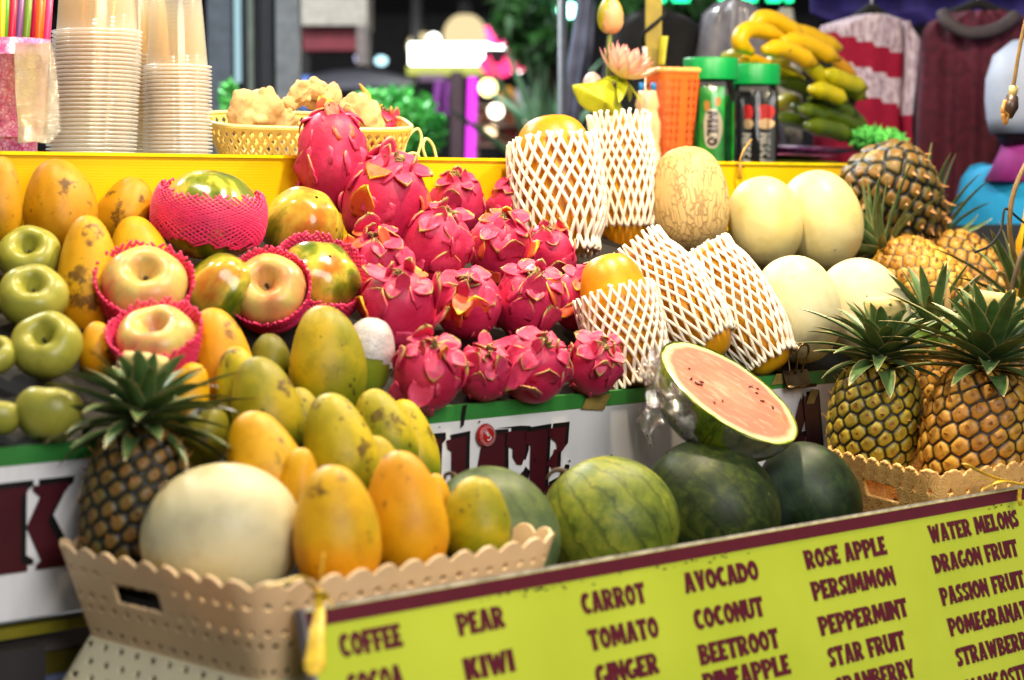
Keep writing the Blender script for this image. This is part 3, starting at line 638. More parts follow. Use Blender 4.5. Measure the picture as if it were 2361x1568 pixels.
for ch, a, b, ytop in letters:
    s0, z0 = s_at(*a); s1, z1 = s_at(*b); _, zt = s_at(a[0], ytop)
    hh = zt - z0; f1 = lambda x, y: tP(s0 + x * (s1 - s0), z0 + y * hh, .0030); f2 = lambda x, y: tP(s0 + x * (s1 - s0) + .0085, z0 + y * hh + .0065, .0015)
    ma, mbk = MB(), MB(); glyph(ma, SG[ch], f1, True); glyph(mbk, SG[ch], f2, True)
    keep(mbk.build('letter_shadow', black_ink, None, False), js); keep(ma.build('lettering', red_ink, None, False), js)
mk = MB(); s_, z_ = s_at(1063, 962)
g = np.random.default_rng(11)
mk.add([tP(s_ + x * .011 + .0008 * g.normal(), z_ + y * .011, .0035) for x, y in ((-.3, -1.3), (.1, -1), (.5, .9), (.8, 1.6), (.1, 1.5), (-.1, .5))], [(0, 1, 2, 3, 4, 5)]); keep(mk.build('scuff', black_ink, None, False), js)
for px, py, q in ((1102, 972, .002), (1010, 984, .0014), (1230, 1060, .0025), (1310, 1062, .002), (1394, 1070, .002), (1406, 1050, .0025), (1420, 1056, .002)):
    s2, z2 = s_at(px, py); mk = MB(); mk.add([tP(s2 + q * math.cos(i), z2 + q * math.sin(i) * .8, .0035) for i in np.arange(5) * 1.257], [(0, 1, 2, 3, 4)]); keep(mk.build('scuff', black_ink, None, False), js)
tape_m = simple('yellowed_tape', (150, 128, 66), .45, .2, 60)
def tape(pxs, label):
    q = [onT(x, y, T1 - .004) for x, y in pxs]; n = -MV * .0008
    V = [tuple(p) for p in q] + [tuple(p + n) for p in q]; k = len(q)
    o = obj('tape_piece', V, [tuple(range(k, 2*k)), tuple(range(k-1, -1, -1))] + [(i, (i+1) % k, k+(i+1) % k, k+i) for i in range(k)], tape_m, None, False)
    tag(o, label, 'tape', 'tape pieces on the white sign')
tape([(1340, 943), (1392, 945), (1408, 907), (1372, 912), (1364, 908), (1355, 911), (1352, 918)], 'square of yellowed tape on the green band below the dragon fruits')
tape([(1778, 888), (1832, 880), (1836, 868), (1850, 858), (1790, 862)], 'torn yellowed tape beside the binder clip')
tape([(1858, 932), (1876, 930), (1888, 898), (1870, 897)], 'short upright tape strip above the letter A')
# bottle cap stuck to the sign
cp = onT(1118, 1003, T1 - .004); rc = 26 * depth(cp) / F
Mx = Matrix((DV, ZV, DV.cross(ZV))).transposed() @ Matrix.Rotation(R(131), 3, 'Z'); 
if (Mx @ Vector((0, 0, 1))).dot(CB) < 0: Mx = Matrix((DV, ZV, -MV)).transposed() @ Matrix.Rotation(R(131), 3, 'Z')
cap = empty('bottle_cap', mtx(cp, Mx), 'red crown bottle cap with white script stuck on the juice sign', 'bottle cap')
V, f, uv = lathe([(1.0*rc, 0), (1.04*rc, .1*rc), (.96*rc, .32*rc), (.86*rc, .42*rc), (.01*rc, .44*rc)], 42)
a = np.arctan2(V[:, 1], V[:, 0]); k = np.clip(1 - np.abs(V[:, 2]) / (.34*rc), 0, 1); V[:, :2] *= (1 + .05 * np.cos(21 * a) * k)[:, None]
obj('shell', V, f, simple('cap_red', (176, 18, 22), .35, .1, 40), cap)
mb = MB(); 
for r0, r1 in ((.72, .755), (.90, .92)):
    q = np.linspace(0, 6.283, 41)[:-1]; n = len(q)
    mb.add([(rc*r*math.cos(x), rc*r*math.sin(x), .455*rc if r < .8 else .44*rc) for r in (r0, r1) for x in q], [(i, (i+1) % n, n+(i+1) % n, n+i) for i in range(n)])
x0 = -.52
for ch, w_ in (('C', .36), ('O', .22), ('K', .22), ('E', .22)):
    hgt = .56 if ch == 'C' else .3
    gl = {'K': GL['K'], 'C': GL['C'], 'O': GL['O'], 'E': [arc(.3, .5, .3, .5, 20, 320) + arc(.33, .5, .16, .28, 300, 60)]}[ch]; sx = w_ / .6
    glyph(mb, gl, lambda x, y: (rc * (x0 + x * sx + y * .06), rc * (y * hgt - .2), .462 * rc)); x0 += w_ + .03
mb.build('lettering', simple('cap_white', (226, 222, 220), .4), cap, False)

# ------------------------------------------------------------------ stall structure
bed = empty('display_bed', W(.8, .7, LIP), 'dark sloping bed of the upper tier under the fruit', 'display bed')
bpy.context.view_layer.update()
sl = (MV * .48 + ZV * .225).normalized()
def bedP(s, u, e): return W(s, T1 + .004, LIP - .006) + sl * u + SL_N * e
UL = (T2 - T1) / sl.dot(MV)
V = [bedP(s, u, e) for s in (S0, S1) for u in (0, UL) for e in (0, -.03)]
keep(obj('board', [tuple(v) for v in V], [(0, 2, 6, 4), (1, 5, 7, 3), (0, 4, 5, 1), (2, 3, 7, 6), (0, 1, 3, 2), (4, 6, 7, 5)], dark_wood, None, False), bed)
def ledge_mat():
    t = NT('yellow_ledge_plastic'); v = t.coord(rand=False); s = t.n('SeparateXYZ'); t.set(s, 0, v); f = t.noise(v, 4, 3)
    w = t.math('SINE', t.math('MULTIPLY', s.outputs[2], 1500.0)); c = t.ramp(f, [(.3, srgb(206, 164, 2)), (.7, srgb(220, 180, 4))])
    return t.bsdf(c, .35, .45, t.bump(w, .07, .001))
LZ = onT(1000, 367, T2).z
yl = empty('yellow_ledge', W(.8, T2, LZ - .12), 'bright yellow ribbed plastic ledge behind the fruit', 'ledge'); bpy.context.view_layer.update()
sEnd = st(onT(1962, 388, T2))[0]
sbox('front_sheet', S0, sEnd, LZ - .16, LZ, T2, T2 + .012, ledge_mat(), yl)
sbox('top_lip', S0, sEnd, LZ - .002, LZ + .003, T2 - .003, T2 + .05, simple('yellow_lip', (240, 206, 10), .3), yl)
bt = empty('back_table', W(.8, T2 + .3, .7), 'plain back table behind the yellow ledge carrying cups jars and bananas', 'table'); bpy.context.view_layer.update()
BTZ = LZ - .035
sbox('table_top', S0, 2.1, BTZ - .03, BTZ, T2 + .051, T2 + .62, simple('table_laminate', (150, 140, 120), .4), bt)
for s_ in (S0 + .1, 2.0):
    for t_ in (T2 + .1, T2 + .55): sbox('leg', s_, s_ + .04, 0, BTZ - .03, t_, t_ + .04, simple('table_leg', (60, 60, 64), .5), bt)
CZ = .885
lc = empty('front_counter', W(1, .2, .4), 'low front counter behind the menu board carrying watermelons and a basket', 'counter'); bpy.context.view_layer.update()
sbox('counter_top', .42, 2.3, CZ - .03, CZ, .012, T1 - .004, dark_wood, lc)
sbox('cabinet', .44, 2.28, 0, CZ - .031, .10, T1 - .03, simple('cabinet_side', (40, 36, 36), .7), lc)
st_ = empty('side_stand', W(.1, .22, .35), 'dark stand under the pale plastic baskets at the stall end', 'stand'); bpy.context.view_layer.update()
sbox('stand_top', -.14, .40, .76, .79, .0, T1 - .035, black_cloth, st_)
for s_ in (-.12, .34):
    for t_ in (.02, T1 - .09): sbox('leg', s_, s_ + .04, 0, .76, t_, t_ + .04, dark_wood, st_)
fr = empty('stall_frame', W(0, .6, .3), 'painted metal frame rails and dark post under the white sign', 'stall frame'); bpy.context.view_layer.update()
def zt(py, t): return onT(100, py, t).z
sbox('rail', S0, .9, zt(1462, T1), zt(1438, T1), T1 + .002, T1 + .03, simple('olive_paint', (120, 112, 20), .4), fr)
sbox('rail', S0, .9, zt(1505, T1 + .05), zt(1470, T1 + .05), T1 + .05, T1 + .07, simple('grey_paint', (128, 116, 116), .4), fr)
sbox('rail', S0, .9, zt(1556, T1 + .04), zt(1507, T1 + .04), T1 + .04, T1 + .06, simple('dark_olive_paint', (92, 84, 18), .4), fr)
sbox('rail', S0, .9, zt(1588, T1 + .03), zt(1562, T1 + .03), T1 + .03, T1 + .05, simple('blue_steel_paint', (120, 132, 170), .25), fr)
pA = st(onT(30, 1500, T1 - .02))[0]
sbox('post', pA - .09, pA + .035, 0, zt(1490, T1 - .03), T1 - .03, T1 - .0, simple('dark_post', (38, 32, 34), .6), fr)
for s_ in (.95, 1.75, 2.7): sbox('post', s_, s_ + .05, 0, LIP - .22, T1 + .02, T1 + .07, simple('dark_post', (38, 32, 34), .6), fr)
sbox('back_post', S0, S0 + .05, 0, LZ - .18, T2 - .06, T2 - .01, black_cloth, fr); sbox('back_post', 2.7, 2.75, 0, LZ - .18, T2 - .06, T2 - .01, black_cloth, fr)
sbox('back_skirt', S0 + .06, 2.69, .0, jb - .12, T2 - .03, T2 - .02, black_cloth, fr)
# street underfoot
g_ = NT('asphalt'); v = g_.coord(rand=False); f = g_.noise(v, 40, 6, .7); 
asph = g_.bsdf(g_.ramp(f, [(.3, srgb(46, 45, 46)), (.7, srgb(74, 72, 72))]), .75, .3, g_.bump(f, .5, .01))
tag(obj('ground', [(-60, -40, 0), (60, -40, 0), (60, 80, 0), (-60, 80, 0)], [(0, 1, 2, 3)], asph, None, False), None, None, None, 'structure')
# ------------------------------------------------------------------ dragon fruits on the upper bed
DG = [ # cx, cy, w, h, lean, tilt to viewer, c, label
 (768, 372, 168, 215, -4, 12, 2.2, 'tallest dragon fruit, standing on top of the pile before the ginger basket', 1.45, .20),
 (886, 470, 200, 190, 18, 24, 1.5, 'large smooth dragon fruit with a yellow hooked scale near the pile top', None, .25),
 (1054, 470, 130, 125, 4, 30, 1.0, 'small back row dragon fruit with papery pale crown below the yellow ledge', None, .05),
 (1186, 482, 128, 118, 14, 30, 1.0, 'back row dragon fruit touching the large upright netted papaya', None, .1),
 (1004, 572, 166, 156, 22, 26, 1.3, 'dragon fruit with a broad drooping scale in the second row, leaning right', None, .05),
 (1150, 570, 146, 146, 12, 40, 1.2, 'dragon fruit with dark shrivelled crown in the middle of the second row', None, .3),
 (1268, 588, 116, 126, -6, 30, 1.2, 'narrow dragon fruit at the second row end against the white net', None, .2),
 (868, 612, 152, 142, 2, 34, 1.2, 'dragon fruit with crinkled red crown beside the pink netted papaya', None, .1),
 (918, 712, 180, 172, 10, 40, 1.1, 'big dragon fruit with pale tipped scales, third row, left end', None, .15),
 (1076, 700, 160, 172, 6, 58, 1.1, 'dragon fruit opened like a rosette with seven green edged scales', None, .3),
 (1216, 698, 160, 150, 14, 42, 1.1, 'dragon fruit with two thick green tipped knobs, third row', None, .1),
 (1340, 692, 136, 158, 14, 38, 1.1, 'dragon fruit beside the bare topped netted papaya, third row end', None, .1),
 (986, 862, 164, 186, 16, 44, 1.0, 'long dragon fruit hanging over the green sign band at the front row start', None, .1),
 (1116, 858, 132, 156, 12, 56, 1.0, 'small front row dragon fruit with a brown nub in its crown', None, .1),
 (1234, 846, 160, 156, 24, 48, 1.0, 'front row dragon fruit with a curled dry flower on top', None, .05),
 (1368, 842, 134, 146, 26, 50, 1.0, 'front row dragon fruit above the square tape piece', None, .05),
]
for i, (cx, cy_, w, h, lean, tl, c, lab, el, yw) in enumerate(DG):
    if not el: make_dragon(cx, cy_, w, h, lean, tl, lab, c, i * 7 + 3, yellow=yw)
    if el:
        make_dragon(cx, cy_, w, h, lean, tl, lab, c, i * 7 + 3, yellow=yw, elong=el, nb=13, wild=1.3)
# ------------------------------------------------------------------ mangoes
MGS = [ # cx, cy, w, h, lean, kind, t (None = on the upper bed), c, label
 (2, 462, 98, 190, 2, 'brown', .84, 1.2, 'spotty brown mango cut by the left edge of the view, top row'),
 (140, 480, 168, 210, -4, 'brown', None, 1.3, 'large mango with a dark bruise standing before the yellow ledge'),
 (290, 492, 130, 160, 18, 'brown', None, 1.1, 'short mango with black side marks below the yellow ledge'),
 (202, 636, 140, 262, 2, 'gold', None, 1.1, 'long golden mango standing between green apples and the pink netted apple'),
 (322, 590, 138, 172, -14, 'gold', None, 1.0, 'smooth golden mango behind the pink netted apple'),
 (225, 806, 90, 120, 0, 'gold', None, .8, 'half hidden mango low between a green apple and pink netting'),
 (508, 842, 148, 250, -8, 'orange', None, 1.0, 'deep orange mango beside the lower pink netted apple'),
 (465, 1010, 130, 150, 30, 'dark', .38, 1, 'dull green mango behind the front pineapple crown'),
 (754, 836, 178, 246, -2, 'green', None, 1.0, 'big speckled olive mango in front of the white wrapped guava'),
 (622, 828, 100, 110, 0, 'dark', None, .7, 'dark mango tucked under the pink netted apple'),
 (616, 944, 160, 232, -12, 'green', .36, 1, 'green flecked mango in the rear of the pale basket'),
 (612, 1072, 178, 240, -16, 'gold', .26, 1, 'golden mango with a narrow top above the cream melon'),
 (784, 1036, 174, 246, -14, 'lime', .27, 1, 'yellow green mango with a black scar in the pale basket'),
 (886, 1000, 138, 200, -22, 'lime', .34, 1, 'bumpy yellow mango with a creased side below the dragon fruits'),
 (950, 1030, 118, 210, -12, 'lime', .36, 1, 'yellow mango with reddish specks at the rear right of the basket heap'),
 (777, 1222, 208, 280, -4, 'gold', .10, 1, 'front golden mango beside the cream melon in the pale basket'),
 (936, 1186, 188, 276, -10, 'orange', .13, 1, 'orange mango with a dark blotch at the basket front'),
 (1098, 1200, 160, 190, -6, 'lime', .12, 1, 'plump yellow green mango at the right end of the pale basket'),
 (556, 900, 120, 190, -10, 'lime', .42, 1, 'shaded yellow green mango deep between the orange mango and the olive one'),
 (700, 1010, 120, 220, -6, 'green', .40, 1, 'shaded olive mango deep behind the scarred yellow green mango'),
 (690, 1150, 110, 220, 0, 'gold', .20, 1, 'shaded golden mango low between the cream melon and the front mango'),
 (880, 1110, 120, 200, -8, 'green', .24, 1, 'shaded green mango deep behind the blotched orange mango'),
 (430, 925, 110, 170, 12, 'gold', None, .9, 'shaded mango behind the right side of the front pineapple crown'),
 (1012, 1150, 60, 110, -8, 'gold', .17, 1, 'sliver of yellow mango between two front mangoes'),
]
for i, (cx, cy_, w, h, an, kd, t_, c, lab) in enumerate(MGS): make_mango(cx, cy_, w, h, an, kd, lab, t_, c, -10, i * 3 + 1)
# ------------------------------------------------------------------ apples
GA = [(68, 592, 138, 6, 26, 'upper green apple with a wide hollow beside the tall spotted mango'), (75, 686, 150, 14, 20, 'green apple with a small hollow in the second tier of the stack'),
 (108, 798, 154, -4, 30, 'green apple with a heart shaped hollow, third tier'), (-12, 820, 92, 6, 20, 'green apple cut by the left edge, third tier'),
 (-30, 704, 70, 0, 20, 'green apple barely showing at the left edge, second tier'), (-2, 960, 98, 8, -6, 'yellowish green apple on the lowest tier at the left edge'),
 (112, 952, 148, 4, -12, 'large plain green apple low beside the pineapple crown')]
for i, (cx, cy_, w, an, tl, lab) in enumerate(GA):
    make_apple(cx, cy_, w, an, tl + 26 if tl > 0 else tl, 'green', lab, None, 1.0 if i < 5 else .9, i + 1, 'green apples stacked on the stall', .58)
def pink_net(o, rx, rz, z0, z1, seed, n=30, twist=1.1, rad=None, p=.5, jag=.12):
    prof = lambda z: rx * max(1 - min(abs(z / rz), .995) ** 2.3, .02) ** p
    return net(prof, z0, z1, n, twist, rad or rx * .026, 34, rx * jag, .35, seed).build('foam_net', foam_p, o)
PA = [(333, 662, 186, 12, 34, 'large blushed apple in a low pink net, rearmost of three'), (620, 672, 164, -4, 50, 'blushed apple with a deep dark hollow in a pink net between papayas'), (362, 790, 176, -4, 24, 'blushed apple sunk in ragged pink netting above the pineapple crown')]
for i, (cx, cy_, w, an, tl, lab) in enumerate(PA):
    o, r = make_apple(cx, cy_, w, an, tl + 14, 'pink', lab, None, 1.15, i + 21, 'blushed apples in pink nets', .52)
    pr = lambda z, r=r: r * (1.06 + .20 * (z / r)) if z > -.2 * r else r * 1.02 * max(1 - (abs(z + .2*r) / (.95*r)) ** 2.2, .02) ** .5
    net(pr, -1.0 * r, r * (.24, .26, .40)[i], 44, 1.2, r * .036, 34, r * .16, .3, i).build('foam_net', foam_p, o)
# ------------------------------------------------------------------ papayas and guava on the upper bed
def make_papaya(cx, cy_, w, h, ang, tilt, mat, label, c=1.0, seed=0, ribs=5, amp=.035, egg=.06, name='papaya', grp='ripe papayas on the stall'):
    p = place(cx, cy_, w, None, c); rx, rz = half(w, h, tilt, depth(p))
    o = put(name, egg_mesh(rx, rx * .95, rz, seed, egg, .8, .05, 0, 48, ribs, amp), mtx(p, axis_rot(axis_from(ang, tilt), seed)), mat, label, 'papaya', grp)
    return o, rx, rz
o, rx, rz = make_papaya(482, 496, 246, 206, 8, 10, papaya_g, 'mottled papaya in a wide pink net below the yellow ledge', 1.2, 3, grp='mottled green papayas')
pink_net(o, rx * 1.06, rz * 1.15, -.42 * rz, .50 * rz, 5, 46, 1.7, rx * .022)
make_papaya(698, 522, 186, 180, 30, 34, papaya_g, 'bare mottled papaya with a puckered end next to the dragon fruits', 1.2, 8, 5, .05, grp='mottled green papayas')
o, rx, rz = make_papaya(738, 640, 192, 168, 30, 42, papaya_g, 'glossy mottled papaya peeping out of a pink net ring', 1.15, 12, 5, .055, grp='mottled green papayas')
net(lambda z: rx * (1.10 + .10 * z / rz) if z > -.2*rz else rx * 1.08 * max(1 - (abs(z + .2*rz) / (1.0*rz)) ** 2.2, .02) ** .5, -1.05 * rz,   .30 * rz, 46, 1.2, rx * .034, 34, rx * .16, .3, 4).build('foam_net', foam_p, o)
make_papaya(508, 668, 156, 168, 40, 10, papaya_g, 'yellow papaya wedged between the two upper netted apples', .95, 17, 5, .05, grp='mottled green papayas')
# guava in white wrap
p = onSlope(848, 824, 58, 1.0); k = depth(p); rg = 60 * k / F; rh = 90 * k / F
o = put('guava', egg_mesh(rg, rg, rh, 31, .03, .8, .05), mtx(p, axis_rot(axis_from(10, 5))), fruit_mat('guava_skin', [(.3, (120, 140, 30)), (.7, (160, 168, 50))], 12, rough=.3, coat=.2), 'green guava with a white plastic film over its upper half', 'guava')
V, f, uv = egg_mesh(rg * 1.035, rg * 1.035, rh * 1.03, 31, .03, .8, .05, 0, 160); zz = V[:, 2] / rh
cut = -.18 + .28 * np.sin(np.arctan2(V[:, 1], V[:, 0]) * 2 + 1) * .6
keepf = [q for q in f if min(zz[list(q)] - cut[list(q)]) > 0]
V = V + (V / np.linalg.norm(V, axis=1)[:, None]) * (vnoise(V / rg, 7, 2) * rg * .018)[:, None]
t = NT('white_film'); v = t.coord(); obj('plastic_film', V, keepf, t.bsdf(srgb(176, 172, 172), .22, .6, t.bump(t.noise(v, 50, 6, .7), .8, .005), .2), o)
# ------------------------------------------------------------------ papayas in white foam nets
def net_papaya(cx, cy_, w, h, ang, tilt, label, z0, z1, nr=1.07, c=1.1, seed=0, n=26, twist=1.0, bw=None, flare=(0, 0), jag=.10, sq=1.0):
    p = place(cx, cy_, w, None, c); rx, rz = half(w, h, tilt, depth(p))
    M = mtx(p, axis_rot(axis_from(ang, tilt), .3))
    o = put('papaya', egg_mesh(rx * (bw or .94), rx * (bw or .94), rz, seed, -.02, .55, .02, .05, 44), M, papaya_m, label, 'papaya', 'orange papayas in white foam nets')
    def prof(z):
        q = z / rz; b = rx * (nr - .035) * max(1 - min(abs(q), .999) ** 2.6, .0) ** .35; b = max(b, rx * .80)
        return b + rx * (flare[1] * max(q, 0) ** 2 + flare[0] * max(-q, 0) ** 2)
    net(prof, z0 * rz, z1 * rz, n, twist, rx * .050, 44, rx * jag, .25, seed, sq).build('foam_net', foam_w, o)
    return o
net_papaya(1284, 430, 196, 322, -6, -8, 'large netted papaya with a bare yellow top standing behind the dragon fruits', -.96, .62, 1.10, 1.5, 1, 25, 1.15, flare=(.0, .16), bw=1.0)
net_papaya(1434, 424, 152, 316, -2, -6, 'slim papaya in a dense upright white net beside the ridged melon', -.66, .98, 1.05, 1.3, 2, 26, 1.2, bw=.86, flare=(.0, .12))
net_papaya(1432, 742, 178, 312, -14, -10, 'netted papaya with a bare yellow dome above the half watermelon', -.98, .42, 1.06, 1.1, 3, 24, 1.15, flare=(0, .22))
net_papaya(1560, 696, 170, 320, -36, -12, 'leaning netted papaya in the middle, orange base bare', -.76, 1.0, 1.06, 1.15, 4, 25, 1.35, bw=.92)
net_papaya(1700, 712, 168, 330, -30, -12, 'leaning netted papaya next to the cream melons above the binder clip', -.86, .92, 1.06, 1.1, 5, 25, 1.3, bw=.94)
# ------------------------------------------------------------------ melons
def melon(cx, cy_, w, h, ang, mat, label, t=None, c=1.05, seed=0, tilt=-14, egg=.0, cat='melon', name='honeydew_melon', p=.88):
    q = place(cx, cy_, w, t, c); rx, rz = half(w, h, tilt, depth(q))
    return put(name, egg_mesh(rx, rx, rz, seed, egg, p, .015, 0, 56), mtx(q, axis_rot(axis_from(ang, tilt), seed)), mat, label, cat, 'pale melons on the stall')
melon(1590, 462, 182, 246, -4, cantaloupe_m, 'ridged beige melon with fine brown cracks beside the white nets', None, 1.25, 1, egg=.02, p=.72, name='netted_melon')
melon(1763, 512, 172, 208, -8, honeydew_y, 'smooth cream melon in the middle of the upper row', None, 1.15, 2, p=.8)
melon(1893, 508, 190, 232, -14, honeydew_y, 'smooth cream melon beside the upside down pineapple', None, 1.2, 3)
melon(1838, 714, 200, 250, -10, honeydew_m, 'smooth pale melon behind the binder clip', None, 1.05, 4)
melon(1992, 716, 204, 246, -24, honeydew_m, 'smooth pale melon lying next to the golden pineapple', None, 1.05, 5)
melon(511, 1236, 372, 336, -10, honeydew_m, 'big round cream melon in the front of the pale basket', .215, 1, 6, 0, p=.97)
# ------------------------------------------------------------------ watermelons
wstem = simple('watermelon_stem', (70, 48, 34), .8, .2, 60, .2)
def wmelon(cx, cy_, w, h, ang, tilt, mat, label, t, seed, stem=True):
    q = onT(cx, cy_, t); rx, rz = half(w, h, tilt, depth(q))
    o = put('watermelon', egg_mesh(rx, rx, rz, seed, .03, .92, .012, 0, 64), mtx(q, axis_rot(axis_from(ang, tilt), seed)), mat, label, 'watermelon', 'whole watermelons on the front counter')
    if stem:
        mb = MB(); mb.tube(spline([(0, 0, rz * .98), (-.05*rx, .04*rx, rz * 1.08), (-.16*rx, .02*rx, rz * 1.12), (-.28*rx, .1*rx, rz*1.08)], 9), np.linspace(.045, .02, 9) * rx, 6); mb.build('stem', wstem, o)
    return o
wmelon(1138, 1232, 296, 320, -34, -10, wm_grey, 'greyish green watermelon behind the right end of the pale basket', .20, 1)
wmelon(1402, 1212, 324, 316, -38, -6, wm_olive, 'olive striped watermelon with a dry stem, centre of the counter', .19, 2)
wmelon(1640, 1172, 300, 330, -42, -10, wm_dark, 'dark mottled watermelon under the half watermelon', .22, 3, False)
wmelon(1866, 1146, 230, 262, -30, -6, wm_bloom, 'dark watermelon with a dull bloom beside the tan basket', .20, 4, False)
# half watermelon under cling film, resting on the two dark ones
hp = onT(1684, 903, .24); hk = depth(hp); HR = 183 * hk / F; nrm = cv(.49, .78, .40).normalized(); Mh = mtx(hp, axis_rot(nrm))
hw = empty('half_watermelon', Mh, 'cut half watermelon showing red flesh, wrapped in cling film', 'watermelon')
ph = np.linspace(-np.pi/2 + .02, 0, 22); V, f, uv = lathe(np.stack([HR * np.cos(ph) ** .95, HR * .80 * np.sin(ph)], -1), 64)
V[:, :2] *= (1 + .01 * vnoise(V, 20, 3))[:, None]; uv2 = uv.copy(); obj('rind', V, f, wm_rind, hw, True, None, uv2)
pr = [(HR * x, HR * (.012 - .018 * x ** 2)) for x in np.linspace(.985, .01, 26)]; V, f, _ = lathe([(HR * .998, -.002)] + pr, 64); V[:, 2] += vnoise(V, 70, 5) * .0006
obj('flesh', V, f, flesh(HR), hw)
g = np.random.default_rng(9); seed_m = simple('melon_seed', (64, 34, 20), .3)
for i in range(14):
    a = g.choice([2.6, 5.6]) + g.normal() * .38; r_ = HR * g.uniform(.44, .66); S, fs, _ = lathe(ell_prof(.0022, .0042, 6), 6)
    mr = Matrix.Rotation(g.uniform(0, 6), 3, 'Z') @ Matrix.Rotation(R(80), 3, 'X'); obj('seed', [tuple(mr @ Vector(p) + Vector((r_*math.cos(a), r_*math.sin(a), HR * .009))) for p in S], fs, seed_m, hw)
def film():
    t = NT('cling_film'); v = t.coord(); f = t.noise(v, 110, 8, .75, 1.5); nm = t.bump(f, 1.0, .012)
    gl = t.n('BsdfGlossy'); t.set(gl, 'Color', (1, .97, .9, 1)); t.set(gl, 'Roughness', .06); t.set(gl, 'Normal', nm); tr = t.n('BsdfTransparent'); t.set(tr, 0, (.97, .97, .97, 1))
    fr = t.n('Fresnel'); t.set(fr, 'IOR', 1.6); t.set(fr, 'Normal', nm); mx = t.n('MixShader'); t.set(mx, 0, t.math('MULTIPLY', fr.outputs[0], 1.6, True)); t.t.links.new(tr.outputs[0], mx.inputs[1]); t.t.links.new(gl.outputs[0], mx.inputs[2])
    t.t.links.new(mx.outputs[0], t.out.inputs[0]); return t.m
film_m = film()
def crumple(pts, wid, seed, amp, n=40, m=14):
    """strip of crumpled film along pts (photo-left edge of the half melon)"""
    S = spline(pts, n); g = np.random.default_rng(seed); V = []
    T = np.gradient(S, axis=0); T /= np.linalg.norm(T, axis=1)[:, None]; B = np.array(CB); N = np.cross(T, B); N /= np.linalg.norm(N, axis=1)[:, None]
    for i in range(n):
        w = wid[min(int(i / n * len(wid)), len(wid)-1)] * (1 - i/n * len(wid) % 1) + wid[min(int(i / n * len(wid)) + 1, len(wid)-1)] * (i/n * len(wid) % 1)
        for j in range(m):
            V.append(S[i] + N[i] * w * (j/(m-1) - .5) + B * .004 * math.sin(j * 2.1 + i * .35))
    V = np.array(V); V += np.stack([vnoise(V, 150, seed + q, 4) for q in range(3)], -1) * amp
    return V, [(i*m+j, i*m+j+1, (i+1)*m+j+1, (i+1)*m+j) for i in range(n-1) for j in range(m-1)]
Hi = Mh.inverted()
def local(V): return [tuple(Hi @ Vector(v)) for v in V]
q = lambda x, y, d=0: onT(x, y, .24 - d)
mb = MB()
V, f = crumple([q(1512, 806, .03), q(1498, 850, .04), q(1520, 905, .055), q(1560, 950, .075), q(1600, 975, .085)], [.010, .026, .03, .022, .012], 1, .006); mb.add(local(V), f)
V, f = crumple([q(1506, 835, .03), q(1484, 862, .035), q(1492, 885, .04)], [.008, .018, .006], 4, .005, 20, 10); mb.add(local(V), f)
V, f = crumple([q(1520, 900, .045), q(1498, 950, .045), q(1500, 990, .04), q(1505, 1020, .035)], [.03, .012, .036, .008], 2, .007); mb.add(local(V), f)
mb.build('cling_film', film_m, hw)
ph = np.linspace(-1.25, -.02, 16); V, f, _ = lathe(np.stack([HR * 1.006 * np.cos(ph) ** .95, HR * .806 * np.sin(ph)], -1), 64); V += (V / HR) * (vnoise(V, 45, 8, 4) * .0016)[:, None]
obj('film_skin', V, f, film_m, hw)
# ------------------------------------------------------------------ pineapples
def uprot(lean, tilt, roll=0): return axis_rot(axis_from(lean, tilt), roll)
def pp(cx, cy_, t): return onT(cx, cy_, t)
P1 = pp(318, 1170, .355); k1 = depth(P1) / F
make_pineapple(P1, 122 * k1, 178 * k1, uprot(2, -6), pine_dark, 'front pineapple with a cut crown standing behind the cream melon', (70, 205 * k1, 27 * k1, 1.55, .8), 1, True)
P2 = pp(2018, 966, .285); k2 = depth(P2) / F
make_pineapple(P2, 103 * k2, 128 * k2, uprot(4, 6), pine_green, 'yellow green pineapple with a cut crown at the near end of the tan basket', (56, 165 * k2, 21 * k2, 1.4, .7), 2, True)
P3 = pp(2252, 1000, .13); k3 = depth(P3) / F
make_pineapple(P3, 120 * k3, 148 * k3, uprot(8, 4), pine_brown, 'brown ripe pineapple cut by the frame in the tan basket', (60, 215 * k3, 25 * k3, 1.4, .7), 3, True)
P4 = pp(2160, 900, .375); k4 = depth(P4) / F
make_pineapple(P4, 88 * k4, 120 * k4, uprot(-4, 0), pine_gold, 'golden pineapple half hidden between the two front pineapples', (30, 170 * k4, 15 * k4, 1.2, .5), 4)
P5 = pp(2062, 462, .78); k5 = depth(P5) / F
make_pineapple(P5, 106 * k5, 124 * k5, uprot(150, -20), pine_dark, 'dark pineapple lying crown down above the other pineapples', (34, 170 * k5, 15 * k5, 1.1, .5), 5)
P6 = pp(2132, 672, .60); k6 = depth(P6) / F
make_pineapple(P6, 96 * k6, 130 * k6, uprot(-42, -22), pine_gold, 'golden pineapple lying with its crown towards the cream melons', (34, 170 * k6, 14 * k6, 1.2, .5), 6)
P7 = pp(2236, 668, .66); k7 = depth(P7) / F
make_pineapple(P7, 98 * k7, 136 * k7, uprot(-32, -24), pine_brown, 'brown pineapple lying behind the golden one near the blue shirt', (34, 180 * k7, 15 * k7, 1.2, .5), 7)
P8 = pp(2330, 850, .36); k8 = depth(P8) / F
make_pineapple(P8, 100 * k8, 120 * k8, uprot(10, 0), pine_brown, 'pineapple mostly behind the brown one, long leaves reaching the frame edge', (30, 210 * k8, 16 * k8, 1.35, .6), 8)
